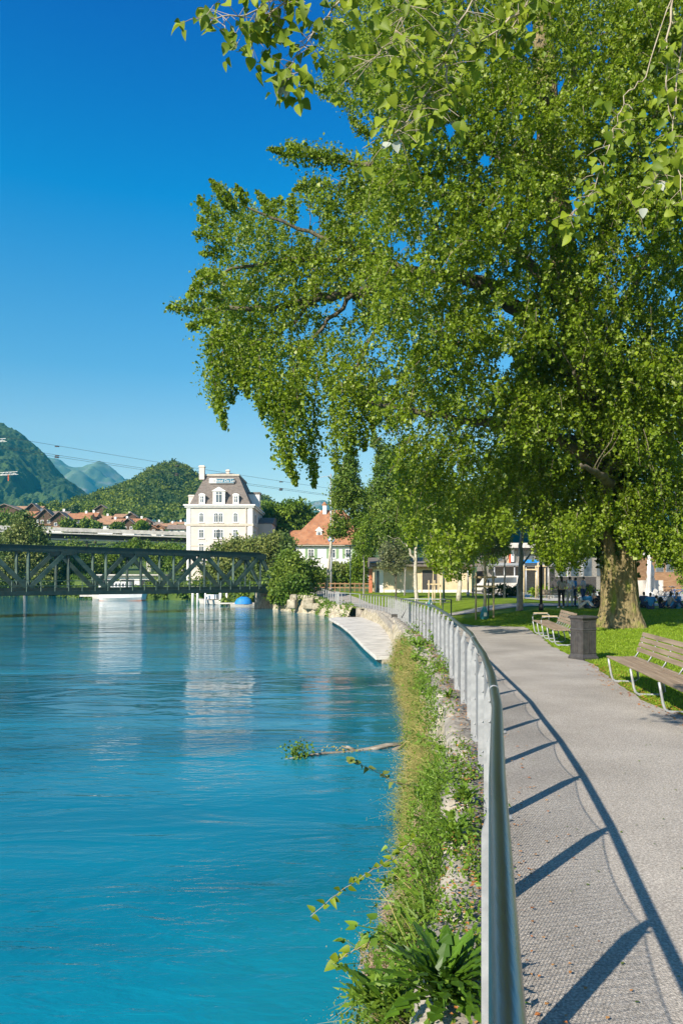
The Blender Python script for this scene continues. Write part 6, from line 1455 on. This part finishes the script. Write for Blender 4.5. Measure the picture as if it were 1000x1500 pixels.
def person(label, base, ang, pose, top_m, leg_m, chg={}, grp='people in the park', hl=1):
    J = dict(pose); J.update(chg); R_ = Matrix.Rotation(ang, 3, 'Z'); b0 = Vector((0, 0, 0))
    K = {k: tuple(R_ @ Vector(v)) for k, v in J.items()}
    r = thing('person', label, 'person', base, grp)
    names = ['pel', 'bel', 'che', 'nec', 'hea', 'top', 'sL', 'sR', 'eL', 'eR', 'wL', 'wR', 'hL', 'hR', 'kL', 'kR', 'aL', 'aR', 'tL', 'tR']
    rad = dict(pel=.12, bel=.11, che=.12, nec=.05, hea=.085, top=.055, sL=.055, sR=.055, eL=.038, eR=.038, wL=.026, wR=.026, hL=.085, hR=.085, kL=.055, kR=.055, aL=.038, aR=.038, tL=.03, tR=.03)
    nodes = [(K[n_], rad[n_]) for n_ in names]; ix = {n_: i for i, n_ in enumerate(names)}
    E = [('pel', 'bel'), ('bel', 'che'), ('che', 'nec'), ('nec', 'hea'), ('hea', 'top'), ('che', 'sL'), ('che', 'sR'), ('sL', 'eL'), ('sR', 'eR'), ('eL', 'wL'), ('eR', 'wR'), ('pel', 'hL'), ('pel', 'hR'), ('hL', 'kL'), ('hR', 'kR'), ('kL', 'aL'), ('kR', 'aR'), ('aL', 'tL'), ('aR', 'tR')]
    edges = [(ix[a], ix[b]) for a, b in E]
    for s in 'LR':
        w0 = Vector(K['w'+s]); d = (w0-Vector(K['e'+s])).normalized(); sd = d.cross(Vector((0, 0, 1))+Vector((.1, .2, 0))).normalized()
        nodes.append((tuple(w0+d*.07), .022)); pi_ = len(nodes)-1; edges.append((ix['w'+s], pi_))
        for f_ in range(4):
            a = w0+d*(.13+.01*(f_ in (1, 2)))+sd*(f_-1.5)*.022; nodes.append((tuple(a), .009)); edges.append((pi_, len(nodes)-1)); nodes.append((tuple(a+d*.035-Vector((0, 0, .01))), .007)); edges.append((len(nodes)-2, len(nodes)-1))
        nodes.append((tuple(w0+d*.06+sd*.06), .01)); edges.append((pi_, len(nodes)-1))
    nose = Vector(K['hea'])+R_ @ Vector((0, -.1, 0)); nodes.append((tuple(nose), .012)); edges.append((ix['hea'], len(nodes)-1))
    o = skinmesh(nodes, edges, M['skin'], 'body', r)
    def sub(ns, es, ex, mt, nm):
        i2 = {n_: i for i, n_ in enumerate(ns)}; skinmesh([(K[n_], rad[n_]+ex.get(n_, .018)) for n_ in ns], [(i2[a], i2[b]) for a, b in es], mt, nm, r)
    sub(['che', 'bel', 'pel', 'sL', 'sR', 'eL', 'eR'], [('pel', 'bel'), ('bel', 'che'), ('che', 'sL'), ('che', 'sR'), ('sL', 'eL'), ('sR', 'eR')], {'pel': .02, 'eL': .012, 'eR': .012}, top_m, 'shirt')
    sub(['pel', 'hL', 'hR', 'kL', 'kR', 'aL', 'aR'], [('pel', 'hL'), ('pel', 'hR'), ('hL', 'kL'), ('hR', 'kR'), ('kL', 'aL'), ('kR', 'aR')], {'pel': .012}, leg_m, 'trousers')
    h = Vector(K['hea']); tp = Vector(K['top']); bk = R_ @ Vector((0, .035, 0)); ns = [(tuple(tp+bk*.3), .072), (tuple(h+bk*1.1), .085), (tuple(h+bk*1.6-Vector((0, 0, .1*hl))), .06)]
    if hl > 1: ns.append((tuple(h+bk*2-Vector((0, 0, .28))), .05))
    skinmesh(ns, [(i, i+1) for i in range(len(ns)-1)], M['hair'], 'hair', r)
    for s in 'LR': skinmesh([(tuple(Vector(K['a'+s])-Vector((0, 0, .03))), .045), (K['t'+s], .04)], [(0, 1)], M['cloth_black'] if leg_m != M['cloth_black'] else M['cloth_pale'], 'shoe', r)
    return r
def pg(px, D): return gp(px, D)
person('person standing with back turned in pale top and black trousers', pg(821.5, 40.5), math.pi+.2, STAND, M['cloth_grey'], M['cloth_black'], dict(wL=(-.12, -.22, 1.12), wR=(.12, -.22, 1.1)), hl=2)
person('standing person in white top and dark shorts beside the black trousered one', pg(834, 42), 2.5, STAND, M['cloth_pale'], M['cloth_grey'], dict(wL=(-.1, -.25, 1.1)))
person('standing person in blue top leaning toward the white topped person', pg(839.5, 42.4), 2.0, STAND, M['cloth_blue'], M['cloth_navy'], dict(che=(0, -.08, 1.3), nec=(0, -.12, 1.46), hea=(0, -.17, 1.56), top=(0, -.18, 1.66), wR=(.15, -.35, 1.15)))
person('standing person in dark jeans with arms folded near the big trunk', pg(853.5, 44), -2.3, STAND, M['cloth_grey'], M['cloth_navy'], dict(wL=(.08, -.22, 1.2), wR=(-.08, -.24, 1.22)))
person('person in black sitting upright beside the trunk', pg(869, 41), 2.2, SIT, M['cloth_black'], M['cloth_black'], dict(hea=(0, -.02, .9), top=(0, -.02, 1.0), nec=(0, 0, .75), che=(0, 0, .55)))
person('person in blue shirt sitting low on the grass left of the trunk', pg(860, 40.3), 3.3, SIT, M['cloth_blue'], M['cloth_navy'])
person('person in pale clothes lying back on the grass beside the blue shirt', pg(849.5, 40.5), 1.2, SIT, M['cloth_pale'], M['cloth_pale'], dict(nec=(0, .16, .5), hea=(0, .22, .6), top=(0, .26, .69), che=(0, .1, .38)))
person('person in black sitting behind the blue shirted sitter', pg(877, 41.5), 2.9, SIT, M['cloth_black'], M['cloth_black'])
person('person in bright blue shirt sitting with back turned right of the trunk', pg(952, 39.5), 3.0, SIT, M['cloth_blue'], M['cloth_navy'])
person('person with long dark hair sitting sideways at the right', pg(981, 40), 1.7, SIT, M['cloth_grey'], M['cloth_navy'], hl=2)
person('person in blue jeans sitting at the right edge of the lawn', pg(991, 40.2), -1.2, SIT, M['cloth_blue'], M['cloth_blue'])
person('person in dark clothes sitting between blue shirt and long haired person', pg(967, 40.6), 1.2, SIT, M['cloth_black'], M['cloth_navy'], dict(nec=(0, .16, .5), hea=(0, .2, .6), top=(0, .22, .7), che=(0, .08, .4)))
person('person in a dark top sitting close against the right side of the trunk', pg(942, 41), 2.4, SIT, M['cloth_navy'], M['cloth_black'])

# ---------------------------------------------------------------- air
hz_ = MB(); hz_.bb(-3300, 3300, -60, 4900, -3.6, 905)
M['haze'], t, b = nt('valley_haze'); 
for n_ in list(t.nodes):
    if n_.type == 'BSDF_PRINCIPLED': t.nodes.remove(n_)
vv = t.nodes.new('ShaderNodeVolumePrincipled'); vv.inputs['Color'].default_value = (.04, .55, .92, 1); vv.inputs['Density'].default_value = 1.1e-4; vv.inputs['Anisotropy'].default_value = .0
t.links.new(vv.outputs[0], t.nodes['Material Output'].inputs['Volume'])
h = hz_.build('haze', M['haze']); setp(h, kind='stuff')
